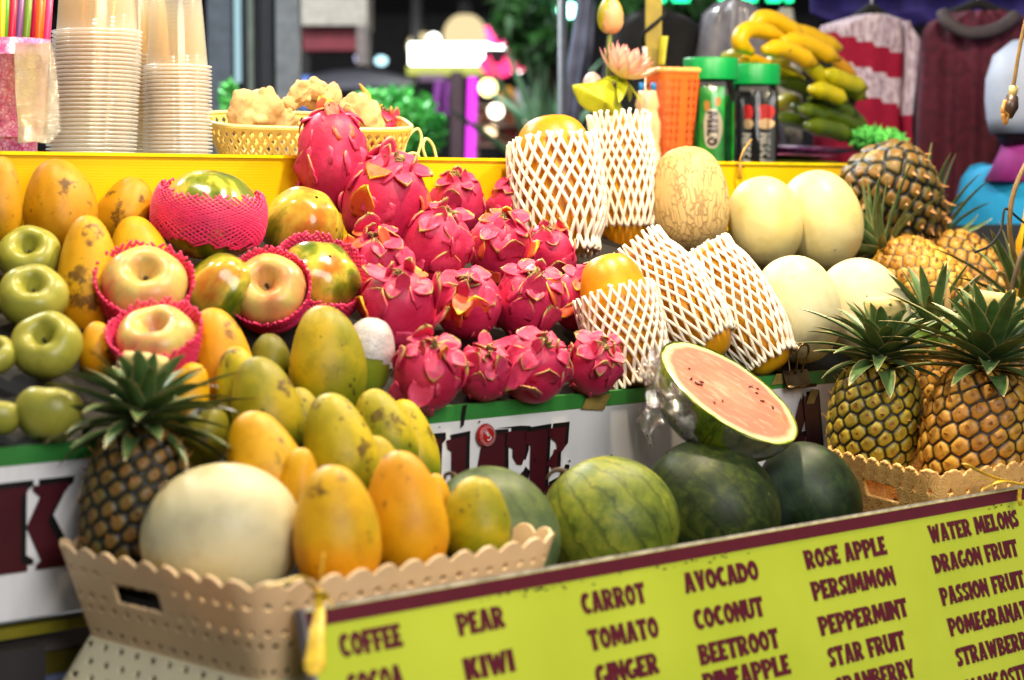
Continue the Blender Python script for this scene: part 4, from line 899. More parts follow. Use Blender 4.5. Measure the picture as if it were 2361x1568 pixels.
# fresh curled leaves sticking out of the pineapple heap
mb = MB(); LB = onT(2190, 800, .36); root = empty('pineapple_leaf', LB, 'fresh bright green curled leaves and a dry spike above the front pineapples', 'leaf'); bpy.context.view_layer.update()
kl = depth(LB) / F
for (x, y), d, L, w, bend, m_ in (((2180, 790), (.2, 1, .2), 110, 20, 1.9, crown_l), ((2235, 800), (-.2, 1, .3), 100, 26, 1.6, crown_l), ((2260, 800), (.5, .9, .2), 120, 20, 1.2, crown_l), ((2160, 800), (-.8, .6, .3), 120, 16, .9, crown_l), ((2185, 742), (0, 1, 0), 90, 9, .05, straw_leaf), ((2240, 800), (.8, .7, .1), 160, 6, .1, straw_leaf)):
    m1 = MB(); leaf_strip(m1, onT(x, y, .30), cv(*d), cv(-.2, .3, .9), L * kl, w * kl, bend, 3, .4); keep(m1.build('leaf_blade', m_), root)
# ------------------------------------------------------------------ baskets
def scal(n, amp): return lambda tt, per: amp * (np.abs(np.sin(np.pi * n * tt / per)) ** .8 - .4)
def quad(pts, k=4, r=.22):
    """rounded outline through four corners, (x, y) world metres"""
    out = []
    for i in range(4):
        a, b, c = Vector(pts[i-1]), Vector(pts[i]), Vector(pts[(i+1) % 4])
        p0 = b + (a - b) * r; p1 = b + (c - b) * r
        for j in range(k + 1): u = j / k; out.append(tuple(p0 * (1-u)**2 + b * (2*u*(1-u)) + p1 * u * u))
        for u in (.2, .4, .5, .6, .8): out.append(tuple(p1 + (c + (b - c) * r - p1) * u))
    return out
def xy(s, t): q = W(s, t, 0); return (q.x, q.y)
def pale_hole(tt, dz, per):
    n = 66; u = tt / per * n; row = np.floor(dz / .0145); uu = (u + .5 * (row % 2)) % 1 - .5; vv = (dz / .0145) % 1 - .5
    dots = (uu * 1.15) ** 2 + vv ** 2 < .055; dots &= (dz > .014) & ((row % 3) != 2)
    x = (tt - HND[0]) ; slot = (np.abs(x) < .042) & (np.abs(dz - .040) < .0115); rim = (np.abs(x) < .052) & (np.abs(dz - .040) < .02)
    return slot | (dots & ~rim)
zero = lambda tt, dz, per: 0 * tt
plan = quad([xy(-.076, .40), xy(-.050, .008), xy(.40, .035), xy(.40, .385)], 5, .15)
HND = [.0]
# handle sits in the middle of the stall-end side; locate it by arc length from the first plan point
def arc_at(plan, target):
    P = np.array(plan); d = np.linalg.norm(np.roll(P, -1, 0) - P, axis=1); i = int(np.argmin(np.linalg.norm(P - np.array(target), axis=1))); return d[:i].sum()
HND[0] = arc_at(plan, xy(-.065, .25))
root = empty('pale_basket', W(.17, .2, .9), 'pale peach plastic basket with scalloped rim holding mangoes and the cream melon', 'basket'); bpy.context.view_layer.update()
o, info = basket_wall('wall', plan, 1.0, .105, .32, 900, 70, pale_hole, zero, scal(42, .010), pale_plastic, None, .0035); keep(o, root)
fl = [(x - nx * .034, y - ny * .034, .897) for x, y, nx, ny in zip(*info)][::12]; keep(obj('floor', fl, [tuple(range(len(fl)))], pale_plastic, None, False), root)
lp = [(x - nx * .022, y - ny * .022, .955) for x, y, nx, ny in zip(*info)][::12]; lq = [(x - nx * .030, y - ny * .030, .9) for x, y, nx, ny in zip(*info)][::12]; nl = len(lp)
keep(obj('shade_sheet', lp + lq, [(i, (i+1) % nl, nl + (i+1) % nl, nl + i) for i in range(nl)] + [tuple(range(nl, 2*nl))], black_cloth, None, True), root)  # black sheet added inside so the slot and holes look shaded
root = empty('inverted_basket', W(.17, .2, .79), 'cream perforated basket turned upside down beneath the pale basket', 'basket'); bpy.context.view_layer.update()
plan2 = [(x - nx * .032, y - ny * .032) for x, y, nx, ny in zip(*info)][::18]
def inv_hole(tt, dz, per):
    n = 46; row = np.floor(dz / .016); uu = (tt / per * n + .5 * (row % 2)) % 1 - .5; vv = (dz / .016) % 1 - .5
    return ((uu * 1.3) ** 2 + vv ** 2 < .04) & (dz > .006) & (dz < .09)
o, _ = basket_wall('wall', plan2, .8945, .104, -.62, 700, 60, inv_hole, zero, lambda tt, per: 0 * tt, cream_plastic, None, .0035); keep(o, root)
# tan woven basket
def seig(tt, dz, per):
    nc = 44; w = per / nc; u = tt / w; v = dz / w; best = np.full(np.shape(u), 9.0)
    top = np.full(np.shape(u), -1.0)
    for row in range(-1, 8):
        cu = np.floor(u - .5 * (row % 2) + .5) + .5 * (row % 2); d = np.hypot(u - cu, v - (row * .5 + .5)); m = (d < .56) & ((v - (row * .5 + .5)) < .35) & (top < row)
        m2 = (d < .56); best = np.where(m2 & (top < -.5), d, best); top = np.where(m2 & (top < -.5), row, top)
    return best, u, v, w
def tan_relief(tt, dz, per):
    b, u, v, w = seig(tt, dz, per); return np.where(b < .6, .0011 * np.cos(b * 2 * np.pi / .125) + .0012 * (b < .54), 0)
def tan_hole(tt, dz, per):
    b, u, v, w = seig(tt, dz, per); row = np.floor(v * 2); cu = np.floor(u - .5 * (row % 2) + .5) + .5 * (row % 2)
    h = ((np.abs(u - cu) / .20 + np.abs((v * 2 - row) - .5) / .42) < 1) & (v > .6) & (row % 2 == 1)
    x = tt - HN2[0]; slot = (np.abs(x) < .045) & (np.abs(dz - .042) < .0125); rim = (np.abs(x) < .054) & (np.abs(dz - .042) < .021)
    return slot | (h & ~rim)
plan3 = quad([xy(1.215, .31), xy(1.10, .0), xy(1.64, .012), xy(1.64, .31)], 5, .18); plan3 = [(x + MV.x * .02, y + MV.y * .02) for x, y in plan3]
HN2 = [arc_at(plan3, xy(1.155, .165))]
root = empty('tan_basket', W(1.38, .2, .9), 'tan woven pattern plastic basket with scalloped rim holding the front pineapples', 'basket'); bpy.context.view_layer.update()
o, info3 = basket_wall('wall', plan3, 1.003, .115, .28, 1800, 150, tan_hole, tan_relief, scal(44, .011), tan_plastic, None, .0035); keep(o, root)
fl = [(x - nx * .032, y - ny * .032, .889) for x, y, nx, ny in zip(*info3)][::24]; keep(obj('floor', fl, [tuple(range(len(fl)))], tan_plastic, None, False), root)
def handle_frame(plan, cen, halfw, hh, zc, root, mat, flare, ztop):
    P = np.array(plan); D = []
    Q = np.concatenate([P, P[:1]]); seg = np.linalg.norm(np.diff(Q, axis=0), axis=1); cum = np.concatenate([[0], np.cumsum(seg)])
    def at(tt, dz):
        x, y = np.interp(tt % cum[-1], cum, Q[:, 0]), np.interp(tt % cum[-1], cum, Q[:, 1]); x2, y2 = np.interp((tt + .002) % cum[-1], cum, Q[:, 0]), np.interp((tt + .002) % cum[-1], cum, Q[:, 1])
        n = Vector((y2 - y, -(x2 - x), 0)).normalized(); c = Vector((P[:, 0].mean(), P[:, 1].mean(), 0))
        if (Vector((x, y, 0)) - c).dot(n) < 0: n = -n
        return Vector((x, y, ztop - dz)) + n * (.002 - flare * dz)
    loop = [at(cen - halfw + 2 * halfw * u, zc - hh) for u in np.linspace(.04, .96, 8)] + [at(cen + halfw, zc - hh + 2 * hh * u) for u in np.linspace(.12, .88, 3)] + [at(cen + halfw - 2 * halfw * u, zc + hh) for u in np.linspace(.04, .96, 8)] + [at(cen - halfw, zc + hh - 2 * hh * u) for u in np.linspace(.12, .88, 3)]
    loop.append(loop[0]); m = MB(); m.tube([tuple(q) for q in loop], .0026, 6); keep(m.build('handle', mat), root)
handle_frame(plan3, HN2[0], .047, .0145, .042, root, tan_plastic, .28, 1.003)
# ribbons, clip
def ribbon(name, paths, label, mat=raffia_m):
    r_ = empty(name, Vector(paths[0][0][0]), label, 'ribbon', None); bpy.context.view_layer.update()
    for pts, wd in paths:
        S = spline(pts, 20); m = MB(); wv = np.interp(np.linspace(0, 1, 20), np.linspace(0, 1, len(wd)), wd); m.tube(S, wv, 8, True, .22); keep(m.build('strand', mat), r_)
    return r_
e = lambda x, y, t: tuple(onT(x, y, t))
ribbon('raffia_ribbon', [([e(735, 1368, -.03), e(740, 1330, -.035), e(746, 1278, -.03)], [.003, .004, .0055]), ([e(733, 1366, -.03), e(700, 1332, -.05), e(660, 1340, -.06), e(612, 1352, -.05)], [.003, .004, .005, .003]),
  ([e(735, 1372, -.04), e(736, 1420, -.06), e(730, 1470, -.08), e(724, 1535, -.10), e(706, 1548, -.10)], [.004, .006, .008, .011, .006]), ([e(738, 1374, -.035), e(760, 1385, -.04), e(768, 1404, -.045)], [.004, .005, .003]), ([e(724, 1376, -.035), e(738, 1366, -.045), e(748, 1378, -.035)], [.006, .007, .006])], 'yellow raffia ribbon knotted at the near corner of the menu board')
ribbon('raffia_ribbon', [([e(2225, 1070, -.02), e(2290, 1100, -.02), e(2380, 1122, -.01)], [.006, .006, .003]), ([e(2236, 1104, -.02), e(2300, 1106, -.02), e(2380, 1118, -.01)], [.002, .003, .002]), ([e(2262, 1130, -.02), e(2310, 1110, -.03), e(2380, 1124, -.01)], [.002, .006, .003]), ([e(2352, 1128, -.015), e(2350, 1150, -.03), e(2354, 1166, -.03)], [.003, .003, .003])], 'yellow raffia ribbon tying the tan basket to the board')
cq = onT(1846, 862, T1 - .02); kc = depth(cq) / F; Mx = Matrix((DV, MV, ZV)).transposed(); cl = empty('binder_clip', mtx(cq, Mx), 'bronze binder clip with two wire loops gripping the sign top', 'clip')
w_, m = .030, MB(); prf = [(-.001, -.020), (.0015, -.022), (.012, .004), (.030, .004), (.041, -.010), (.042, -.012)]
V = [(s_ * w_, y, z) for s_ in (-1, 1) for y, z in prf]; n = len(prf); m.add(V, [(i, i+1, n+i+1, n+i) for i in range(n-1)]); o = m.build('jaw', bronze, cl, False); sd = o.modifiers.new('thickness', 'SOLIDIFY'); sd.thickness = .0012
m = MB(); m.tube([(-w_ - .002, -.001, -.020), (w_ + .006, -.001, -.020)], .003, 8); m.build('edge_roll', bronze, cl)
for y0, dx, dy in ((.004, -.004, -.012), (.020, .022, .012)):
    q = [(dx * .2 - .007, y0, .002), (dx * .5 - .010, y0 + dy * .5, .018), (dx - .016, y0 + dy, .036), (dx - .006, y0 + dy * 1.2, .047), (dx + .008, y0 + dy * 1.2, .046), (dx + .013, y0 + dy, .034), (dx * .6 + .008, y0 + dy * .5, .018), (dx * .2 + .007, y0, .002)]
    m = MB(); m.tube(spline(q, 30), .0021, 7); m.build('wire_loop', bronze, cl)
# ------------------------------------------------------------------ goods on the back table
def cup_mat():
    t = NT('clear_cup_plastic'); tr = t.n('BsdfTransparent'); t.set(tr, 0, (1, .985, .95, 1)); df = t.n('BsdfDiffuse'); t.set(df, 0, srgb(244, 248, 255)); tl = t.n('BsdfTranslucent'); t.set(tl, 0, srgb(250, 250, 255))
    a = t.n('MixShader'); t.set(a, 0, .45); gl = t.n('BsdfGlossy'); t.set(gl, 'Roughness', .12); t.set(gl, 'Color', (1, 1, 1, 1)); b = t.n('MixShader'); t.set(b, 0, .25); c = t.n('MixShader')
    fr = t.n('LayerWeight'); t.set(fr, 0, .35); t.set(c, 0, t.math('ADD', t.math('MULTIPLY', fr.outputs['Facing'], .16), t.math('ADD', .035, t.math('MULTIPLY', t.attr('rim'), .5))))
    L = t.t.links; L.new(df.outputs[0], a.inputs[1]); L.new(tl.outputs[0], a.inputs[2]); L.new(a.outputs[0], b.inputs[1]); L.new(gl.outputs[0], b.inputs[2]); L.new(tr.outputs[0], c.inputs[1]); L.new(b.outputs[0], c.inputs[2]); L.new(c.outputs[0], t.out.inputs[0]); return t.m
cup_m = cup_mat()
def cup(r, h):
    return lathe([(r * 1.0, .0), (r * 1.08, .0004), (r * 1.10, .0018), (r * 1.07, .0032), (r * .97, .0042), (r * .93, h * .2), (r * .86, h * .55), (r * .76, h * .97), (r * .72, h), (r * .01, h)], 40)
def stack(cx, cy_, t, r, h, n, pitch, lean, label):
    q = onT(cx, cy_, t); base = Vector((q.x, q.y, BTZ + .002)); V, f, uv = cup(r, h); first = None
    for i in range(n):
        if first is None: first = o = obj('plastic_cup', V, f, cup_m, None, True, {'rim': (V[:, 2] < .0040).astype(float)})
        else: o = first.copy(); col.objects.link(o)
        o.location = base + ZV * (pitch * i) + CR * (lean * i); o.rotation_euler = (random.uniform(-.006, .006), random.uniform(-.006, .006), random.uniform(0, 6))
        tag(o, label, 'cup', 'cups of the ' + label.split(' nested in the ')[1])
stack(320, 300, T2 + .33, .055, .15, 33, .0062, 0, 'clear plastic cup nested in the rear stack half hidden between two others')
stack(206, 300, T2 + .20, .0635, .160, 37, .0062, .0004, 'clear plastic cup nested in the taller stack beside the straws')
stack(410, 300, T2 + .20, .0505, .135, 30, .0061, .0, 'clear plastic cup nested in the shorter stack beside the ginger basket')
# straws in a lace print container
def lace():
    t = NT('pink_lace_print'); v = t.coord(rand=False); d = t.n('TexVoronoi', feature='DISTANCE_TO_EDGE'); t.set(d, 'Vector', v); t.set(d, 'Scale', 150); f = t.noise(v, 90, 4, .7)
    c = t.ramp(f, [(.35, srgb(150, 60, 120)), (.5, srgb(206, 130, 176)), (.65, srgb(220, 180, 210))]); c = t.mix(t.sm(d.outputs['Distance'], .10, .03), c, srgb(196, 60, 120)); return t.bsdf(c, .3, .5, coat=.3)
q = onT(30, 250, T2 + .12); ks = depth(q) / F
sh = empty('straw_holder', Vector((q.x, q.y, BTZ)), 'pink and lilac lace print container at the left edge with a plastic bag round it', 'straw holder'); bpy.context.view_layer.update()
hz = onT(30, 92, T2 + .12).z - BTZ
V, f, uv = lathe([(.001, .002), (70 * ks * .72, .002), (70 * ks * .80, hz * .4), (88 * ks, hz), (85 * ks, hz), (66 * ks, hz * .3)], 40); obj('container', V, f, lace(), sh)
V, f, uv = lathe([(90 * ks, hz * .98), (104 * ks, hz * .85), (106 * ks, hz * .6), (98 * ks, hz * .38), (76 * ks, hz * .26)], 40); V += np.stack([vnoise(V, 40, i) for i in range(3)], -1) * .005
obj('plastic_bag', V, [q_ for q_ in f if V[list(q_), 0].mean() > 30 * ks], film_m, sh)
for i, (x0, x1, rgb, lab) in enumerate([(2, 8, (226, 176, 20), 'amber straw at the very edge'), (16, 22, (74, 156, 16), 'leaf green straw'), (32, 46, (176, 10, 60), 'crimson straw'), (52, 70, (124, 76, 140), 'purple straw'), (74, 92, (96, 130, 30), 'olive green straw'), (96, 112, (206, 16, 80), 'magenta straw'), (112, 124, (232, 90, 10), 'orange straw'), (124, 134, (226, 160, 0), 'yellow straw'), (136, 152, (236, 50, 110), 'hot pink straw')]):
    x0, x1 = x0 * .78, x1 * .78; a = onT(x0, 110, T2 + .10 + .02 * (i % 2)); b = onT(x1, -60, T2 + .10 + .02 * (i % 2)); d = (b - a); a2 = a - d * .9
    V, f = tube([tuple(a2), tuple(b + d * .25)], 8.5 * ks, 10); o = obj('drinking_straw', V, f, simple('straw_' + lab.split(' straw')[0].replace(' ', '_'), rgb, .35, .03)); tag(o, lab + ' standing in the pink lace container', 'straw', 'straws in the pink container')
# ginger basket
gb = onT(705, 290, T2 + .24); kg = depth(gb) / F
rimz = onT(705, 278, T2 + .24).z
root = empty('yellow_basket', Vector((gb.x, gb.y, BTZ)), 'yellow lattice plastic basket full of ginger behind the ledge', 'basket'); root.rotation_euler = (R(9), R(3), 0); bpy.context.view_layer.update()
ax = (CR * 1.0 + Vector((0, .25, 0))).normalized(); ay = Vector((-ax.y, ax.x, 0)); hw_, hd = 232 * kg, .10
plan = quad([tuple((ax * sx * hw_ + ay * sy * hd).xy) for sx, sy in ((-1, 1), (-1, -1), (1, -1), (1, 1))], 5, .32)
def lat_hole(tt, dz, per):
    a = (tt + dz * .62) / .0150 % 1 - .5; b = (tt - dz * .62) / .0150 % 1 - .5; return (np.abs(a) < .31) & (np.abs(b) < .31) & (dz > .007) & (dz < rimz - BTZ - .01)
o, inf = basket_wall('wall', plan, rimz - BTZ, rimz - BTZ, .42, 1100, 64, lat_hole, zero, zero2 := (lambda tt, per: 0 * tt), yellow_plastic, root, .003)
P = np.stack([inf[0], inf[1], np.full(len(inf[0]), rimz - BTZ + .001)], -1)[::14]; m = MB(); m.tube(np.concatenate([P, P[:1]]), .0034, 6); m.build('rim', simple('pale_yellow_rim', (240, 220, 150), .35), root)
def ginger(pieces, label, seed, twigs=()):
    """pieces: (px, py, t, r_px, lengthen, lean)"""
    c = onT(pieces[0][0], pieces[0][1], pieces[0][2]); m = MB()
    for i, (px, py, t_, rp, ln, an) in enumerate(pieces):
        p = onT(px, py, t_); r_ = rp * depth(p) / F; V, f, _ = lathe(ell_prof(r_, r_ * ln, 18, .7), 22); V *= (1 + .16 * vnoise(V / r_, 3.0, seed + i, 4))[:, None]; Mx = axis_rot(axis_from(an, 0))
        m.add([tuple(Mx @ Vector(v) + p - c) for v in V], f)
        for _ in range(5 if rp > 25 else 1):
            g_ = np.random.default_rng(seed * 31 + len(m.v)); d = g_.normal(size=3); d[2] = abs(d[2]); d /= np.linalg.norm(d); V, f, _ = lathe(ell_prof(r_ * .26, r_ * g_.uniform(.3, .55), 12, .7), 14); M2 = axis_rot(Vector(d)); q_ = p - c + Mx @ Vector((d[0] * r_ * .9, d[1] * r_ * .9, d[2] * r_ * ln * .9)); m.add([tuple(M2 @ Vector(v) + q_) for v in V], f)
    o = m.build('ginger_root', ginger_m); o.location = c; tag(o, label, 'ginger', 'ginger roots in the yellow basket')
    rm = o.modifiers.new('merge', 'REMESH'); rm.mode = 'VOXEL'; rm.voxel_size = .0022; rm.use_smooth_shade = True; s_ = o.modifiers.new('soften', 'SMOOTH'); s_.factor = .6; s_.iterations = 2
    return o
TG = T2 + .22
ginger([(590, 258, TG, 46, 1.3, 60), (562, 240, TG, 30, 1.2, 10), (610, 236, TG, 22, 1.5, 10), (648, 254, TG, 16, 1.5, 20), (635, 278, TG, 32, 1.5, 90), (560, 270, TG, 34, 1.2, 0)], 'pale ginger root lying at the basket left with two small knobs', 1)
ginger([(712, 244, TG - .02, 52, 1.2, 20), (690, 218, TG - .02, 26, 1.1, 40), (735, 208, TG - .02, 22, 1.3, 100), (764, 224, TG - .01, 24, 1.3, 20), (666, 240, TG - .02, 14, 1.4, 120)], 'tall knobbly ginger root with torn papery side, middle of the basket', 2)
o = ginger([(835, 268, TG - .01, 42, 1.2, -20), (815, 240, TG - .01, 22, 1.2, -10), (862, 290, TG - .01, 26, 1.3, -30), (790, 270, TG, 30, 1.2, 0)], 'ginger root with a curved yellow sprout, basket right end', 3)
c = o.location; m = MB(); pts = [onT(843, 242, TG - .01) - c, onT(846, 222, TG - .01) - c, onT(838, 206, TG - .01) - c, onT(829, 193, TG - .01) - c]; m.tube(spline(pts, 10), np.array([10, 12, 11, 9, 7.5, 6, 5, 4, 3, 1.5]) * kg, 8); m.build('sprout', simple('ginger_sprout', (222, 170, 70), .5), o)
make_dragon(872, 302, 90, 120, 20, 10, 'red scaled dragon fruit showing behind the ginger in the yellow basket', 1, 77, TG + .01, 1.2, 12, .3)
# pale loops
m = MB(); LQ = onT(960, 365, T2 + .12); lo = empty('bag_handle', LQ, 'pale yellow tube loops of a bag handle sticking up behind the ledge', 'bag handle'); bpy.context.view_layer.update()
for pts in ([(925, 372), (940, 318), (962, 297), (972, 318), (965, 350), (958, 372)], [(985, 372), (975, 340), (982, 320), (998, 335), (1008, 372)], [(928, 368), (945, 354), (962, 356), (968, 372)]):
    V = spline([onT(x, y, T2 + .12) for x, y in pts], 26); m = MB(); m.tube(V, 3.4 * kg, 7); keep(m.build('loop', simple('pale_yellow_tube', (232, 222, 140), .35)), lo)
# lotus
TLt = T2 + .16; ql = onT(1440, 160, TLt); kq = depth(ql) / F
def lotus_mat(name, a, b):
    t = NT(name); e = t.attr('edge'); return t.bsdf(t.ramp(e, [(.1, srgb(*a)), (.95, srgb(*b))]), .45, .3, sss=0)
pet = lotus_mat('lotus_petal', (240, 206, 180), (226, 150, 150)); lgreen = leaf_mat('lotus_green', (150, 160, 20), (186, 186, 40), (206, 200, 60)); stm = simple('lotus_stem', (120, 130, 50), .5)
root = empty('lotus_flower', mtx(onT(1432, 178, TLt), axis_rot(cv(.36, .86, .22))), 'open pink lotus flower with an orange centre tilted to the right', 'lotus flower'); bpy.context.view_layer.update()
bl, sp, ct = MB(), MB(), MB()
for ringi, (n, out, L, w, zz) in enumerate(((9, 1.35, 84, 17, 0), (10, 1.1, 80, 17, 6), (9, .85, 70, 15, 12), (8, .6, 52, 12, 16))):
    for i in range(n):
        az = 2 * math.pi * i / n + ringi * .4; d = Vector((math.cos(az) * math.sin(out), math.sin(az) * math.sin(out), math.cos(out)))
        leaf_strip(bl, Vector((0, 0, zz * kq)) + Vector((math.cos(az), math.sin(az), 0)) * 12 * kq, d, Vector((0, 0, 1)), L * kq * random.uniform(.9, 1.05), w * kq, -.75, i, .55, n=10)
for i in range(6):
    az = i * 1.047 + .3; leaf_strip(sp, Vector((0, 0, -4 * kq)), Vector((math.cos(az) * .93, math.sin(az) * .93, -.25)), Vector((0, 0, 1)), 76 * kq, 17 * kq, .35 if i % 2 else .7, i, .3)
for i in range(46):
    az = i * 2.4; rr = 24 * math.sqrt(i / 46); leaf_strip(ct, Vector((rr * math.cos(az), rr * math.sin(az), 14)) * kq, Vector((math.cos(az) * .35, math.sin(az) * .35, 1)), Vector((0, 0, 1)), 26 * kq, 4.5 * kq, -.5, i, .4, n=5)
bl.build('blossom', pet, root); sp.build('sepal_whorl', lgreen, root); ct.build('flower_centre', simple('lotus_orange_centre', (236, 140, 6), .5), root)
m = MB(); m.tube(spline([onT(1430, 182, TLt), onT(1422, 230, TLt), onT(1404, 330, TLt)], 12), 5 * kq, 7); keep(m.build('stem', stm), root)
root = empty('lotus_bud', onT(1408, 36, TLt + .03), 'closed green lotus bud on a tall stem above the flower', 'lotus bud'); bpy.context.view_layer.update()
kb = depth(onT(1408, 36, TLt + .03)) / F
for i in range(5):
    V, f, uv = lathe(ell_prof(30 * kb * (1 + .012 * i), 42 * kb, 22, .8, .10), 30); a = np.arctan2(V[:, 1], V[:, 0]); rot = i * 1.2566; d_ = (a - rot + np.pi) % (2 * np.pi) - np.pi
    kf = [q_ for q_ in f if np.all(np.abs(d_[list(q_)]) < .95 - .4 * max(V[list(q_), 2]) / (42 * kb) ** 1)]
    o = obj('bud_petal', V, kf, simple('bud_skin', (176, 160, 20), .45, .2, 30) if i < 4 else simple('bud_pink', (220, 160, 110), .45), root); sd = o.modifiers.new('thickness', 'SOLIDIFY'); sd.thickness = .0012
V, f, uv = lathe(ell_prof(28 * kb, 40 * kb, 20, .8, .10), 24); obj('core', V, f, simple('bud_skin', (176, 160, 20), .45), root)
m = MB(); m.tube(spline([onT(1408, 74, TLt + .03), onT(1404, 120, TLt + .03), onT(1400, 340, TLt + .03)], 12), 6 * kb, 7); keep(m.build('stem', stm), root)
root = empty('lotus_leaf', onT(1380, 225, TLt - .01), 'crumpled yellow green lotus leaf hanging under the flower', 'leaf'); bpy.context.view_layer.update()
LP = [(1394, 232), (1318, 196), (1322, 214), (1334, 236), (1348, 252), (1372, 262), (1398, 270), (1430, 276), (1434, 250), (1424, 212), (1404, 186), (1372, 190), (1340, 194)]
c0 = onT(*LP[0], TLt - .03); V, E = [], []; nr = 8; n = len(LP) - 1
for j in range(nr):
    for i in range(n):
        p = c0.lerp(onT(*LP[1 + i], TLt - .01 + .012 * (i % 2)), max(j, .05) / (nr - 1)); p = p + CB * (.010 * math.sin(i * 2.3) * (j / nr)); V.append(tuple(p)); E.append((j / (nr - 1)) ** 3 * .7)
o = obj('leaf_blade', V, [(j*n+i, j*n+(i+1) % n, (j+1)*n+(i+1) % n, (j+1)*n+i) for j in range(nr-1) for i in range(n)], lgreen, None, True, {'edge': E}); sd = o.modifiers.new('thickness', 'SOLIDIFY'); sd.thickness = .0012; keep(o, root)
m = MB(); m.tube(spline([onT(1394, 234, TLt - .01), onT(1386, 290, TLt), onT(1384, 340, TLt)], 8), 4.5 * kq, 7); keep(m.build('stem', stm), root)
o = obj('pink_bud', *egg_mesh(22 * kq, 22 * kq, 24 * kq, 3, .1)[:2], simple('pale_pink_petal', (226, 186, 180), .5)); o.location = onT(1366, 190, TLt + .06); tag(o, 'round pale pink bud half hidden behind the lotus flower', 'lotus bud')
vz = onT(1400, 300, TLt + .01); V, f, _ = lathe([(.001, 0), (.03, 0), (.034, vz.z - BTZ), (.031, vz.z - BTZ), (.028, .004)], 24); o = obj('flower_glass', V, f, simple('amber_glass', (150, 90, 30), .15, .1)); o.location = Vector((vz.x, vz.y, BTZ)); tag(o, 'amber glass holding the lotus stems behind the white nets', 'vase')
ib = onT(1458, 300, TLt + .02); V, f, _ = lathe([(.001, 0), (.016, 0), (.010, .02), (.020, .045), (.026, .07), (.022, .085), (.012, .095), (.014, .11), (.004, .13)], 24); V[:, 0] *= 1 + .08 * np.sin(V[:, 2] * 300); o = obj('brass_holder', V, f, simple('brass', (150, 96, 30), .25, .2, 50, metal=.9)); o.location = Vector((ib.x, ib.y, BTZ)); tag(o, 'small brass incense holder under the lotus flower', 'incense holder')
m = MB(); m.tube([tuple(onT(1488, 160, TLt + .06)), tuple(onT(1487, 108, TLt + .06))], 6 * kq, 8); m.tube([tuple(onT(1488, 300, TLt + .06)), tuple(onT(1488, 160, TLt + .06))], 2 * kq, 6); o = m.build('incense_stick', simple('incense_white', (226, 196, 186), .6)); tag(o, 'thick pale incense stick rising behind the lotus petals', 'incense stick')
# drink bottle
bq = onT(1492, 330, TLt + .10); kb = depth(bq) / F; zb = onT(1492, 210, TLt + .10).z - BTZ; rb = 30 * kb
root = empty('drink_bottle', Vector((bq.x, bq.y, BTZ)), 'small peach coloured drink bottle with blue straws between lotus and orange basket', 'bottle'); bpy.context.view_layer.update()
V, f, _ = lathe([(.001, 0), (rb, 0), (rb * 1.02, zb * .35), (rb * .9, zb * .42), (rb * 1.02, zb * .50), (rb * 1.02, zb * .66), (rb * .84, zb * .74), (rb * .80, zb * .80), (rb * .95, zb * .84), (rb * .74, zb * .96), (rb * .70, zb), (.001, zb)], 28); obj('bottle_body', V, f, simple('peach_bottle', (240, 190, 140), .25, .08, 30), root)
V, f, _ = lathe([(rb * 1.03, zb * .10), (rb * 1.045, zb * .33)], 28); obj('label', V, f, simple('pale_label', (230, 200, 180), .5), root)
V, f, _ = lathe(ell_prof(.007, .006, 8), 14); o = obj('red_dot', V, f, simple('label_red', (206, 40, 24), .5), root); o.location = Vector((.004, -rb * 1.02, zb * .22)); o.scale = (1, .2, 1)
for i, x in enumerate((-.012, .012)):
    V, f, _ = lathe([(.001, 0), (.006, 0), (.0055, .016), (.001, .017)], 12); o = obj('blue_straw_end', V, f, simple('blue_plastic', (20, 120, 190), .25), root); o.location = Vector((x, -.004, zb))
# orange basket
oq = onT(1552, 345, TLt + .18); ko = depth(oq) / F; zo = onT(1552, 160, TLt + .18).z - BTZ; W2 = 52 * ko
root = empty('orange_basket', Vector((oq.x, oq.y, BTZ)), 'upright orange slotted plastic basket beside the green lidded jar', 'basket'); root.rotation_euler = (0, 0, R(20)); bpy.context.view_layer.update()
def oh(tt, dz, per):
    n = max(1, round(per / .012)); u = tt / per * n % 1; v = dz / .0052 % 1; return (np.abs(u - .5) < .34) & (np.abs(v - .5) < .24) & (dz > .024) & (np.floor(tt / per * n) % 6 != 0)
o, inf = basket_wall('wall', quad([(-W2, W2), (-W2, -W2), (W2, -W2), (W2, W2)], 4, .2), zo, zo, .12, 560, 150, oh, zero, zero2, orange_plastic, root, .002)
P = np.stack([inf[0], inf[1], np.full(len(inf[0]), zo - .004)], -1)[::10]; m = MB(); m.tube(np.concatenate([P, P[:1]]), .006, 8); m.build('rim', simple('pale_orange_rim', (244, 170, 90), .35), root)
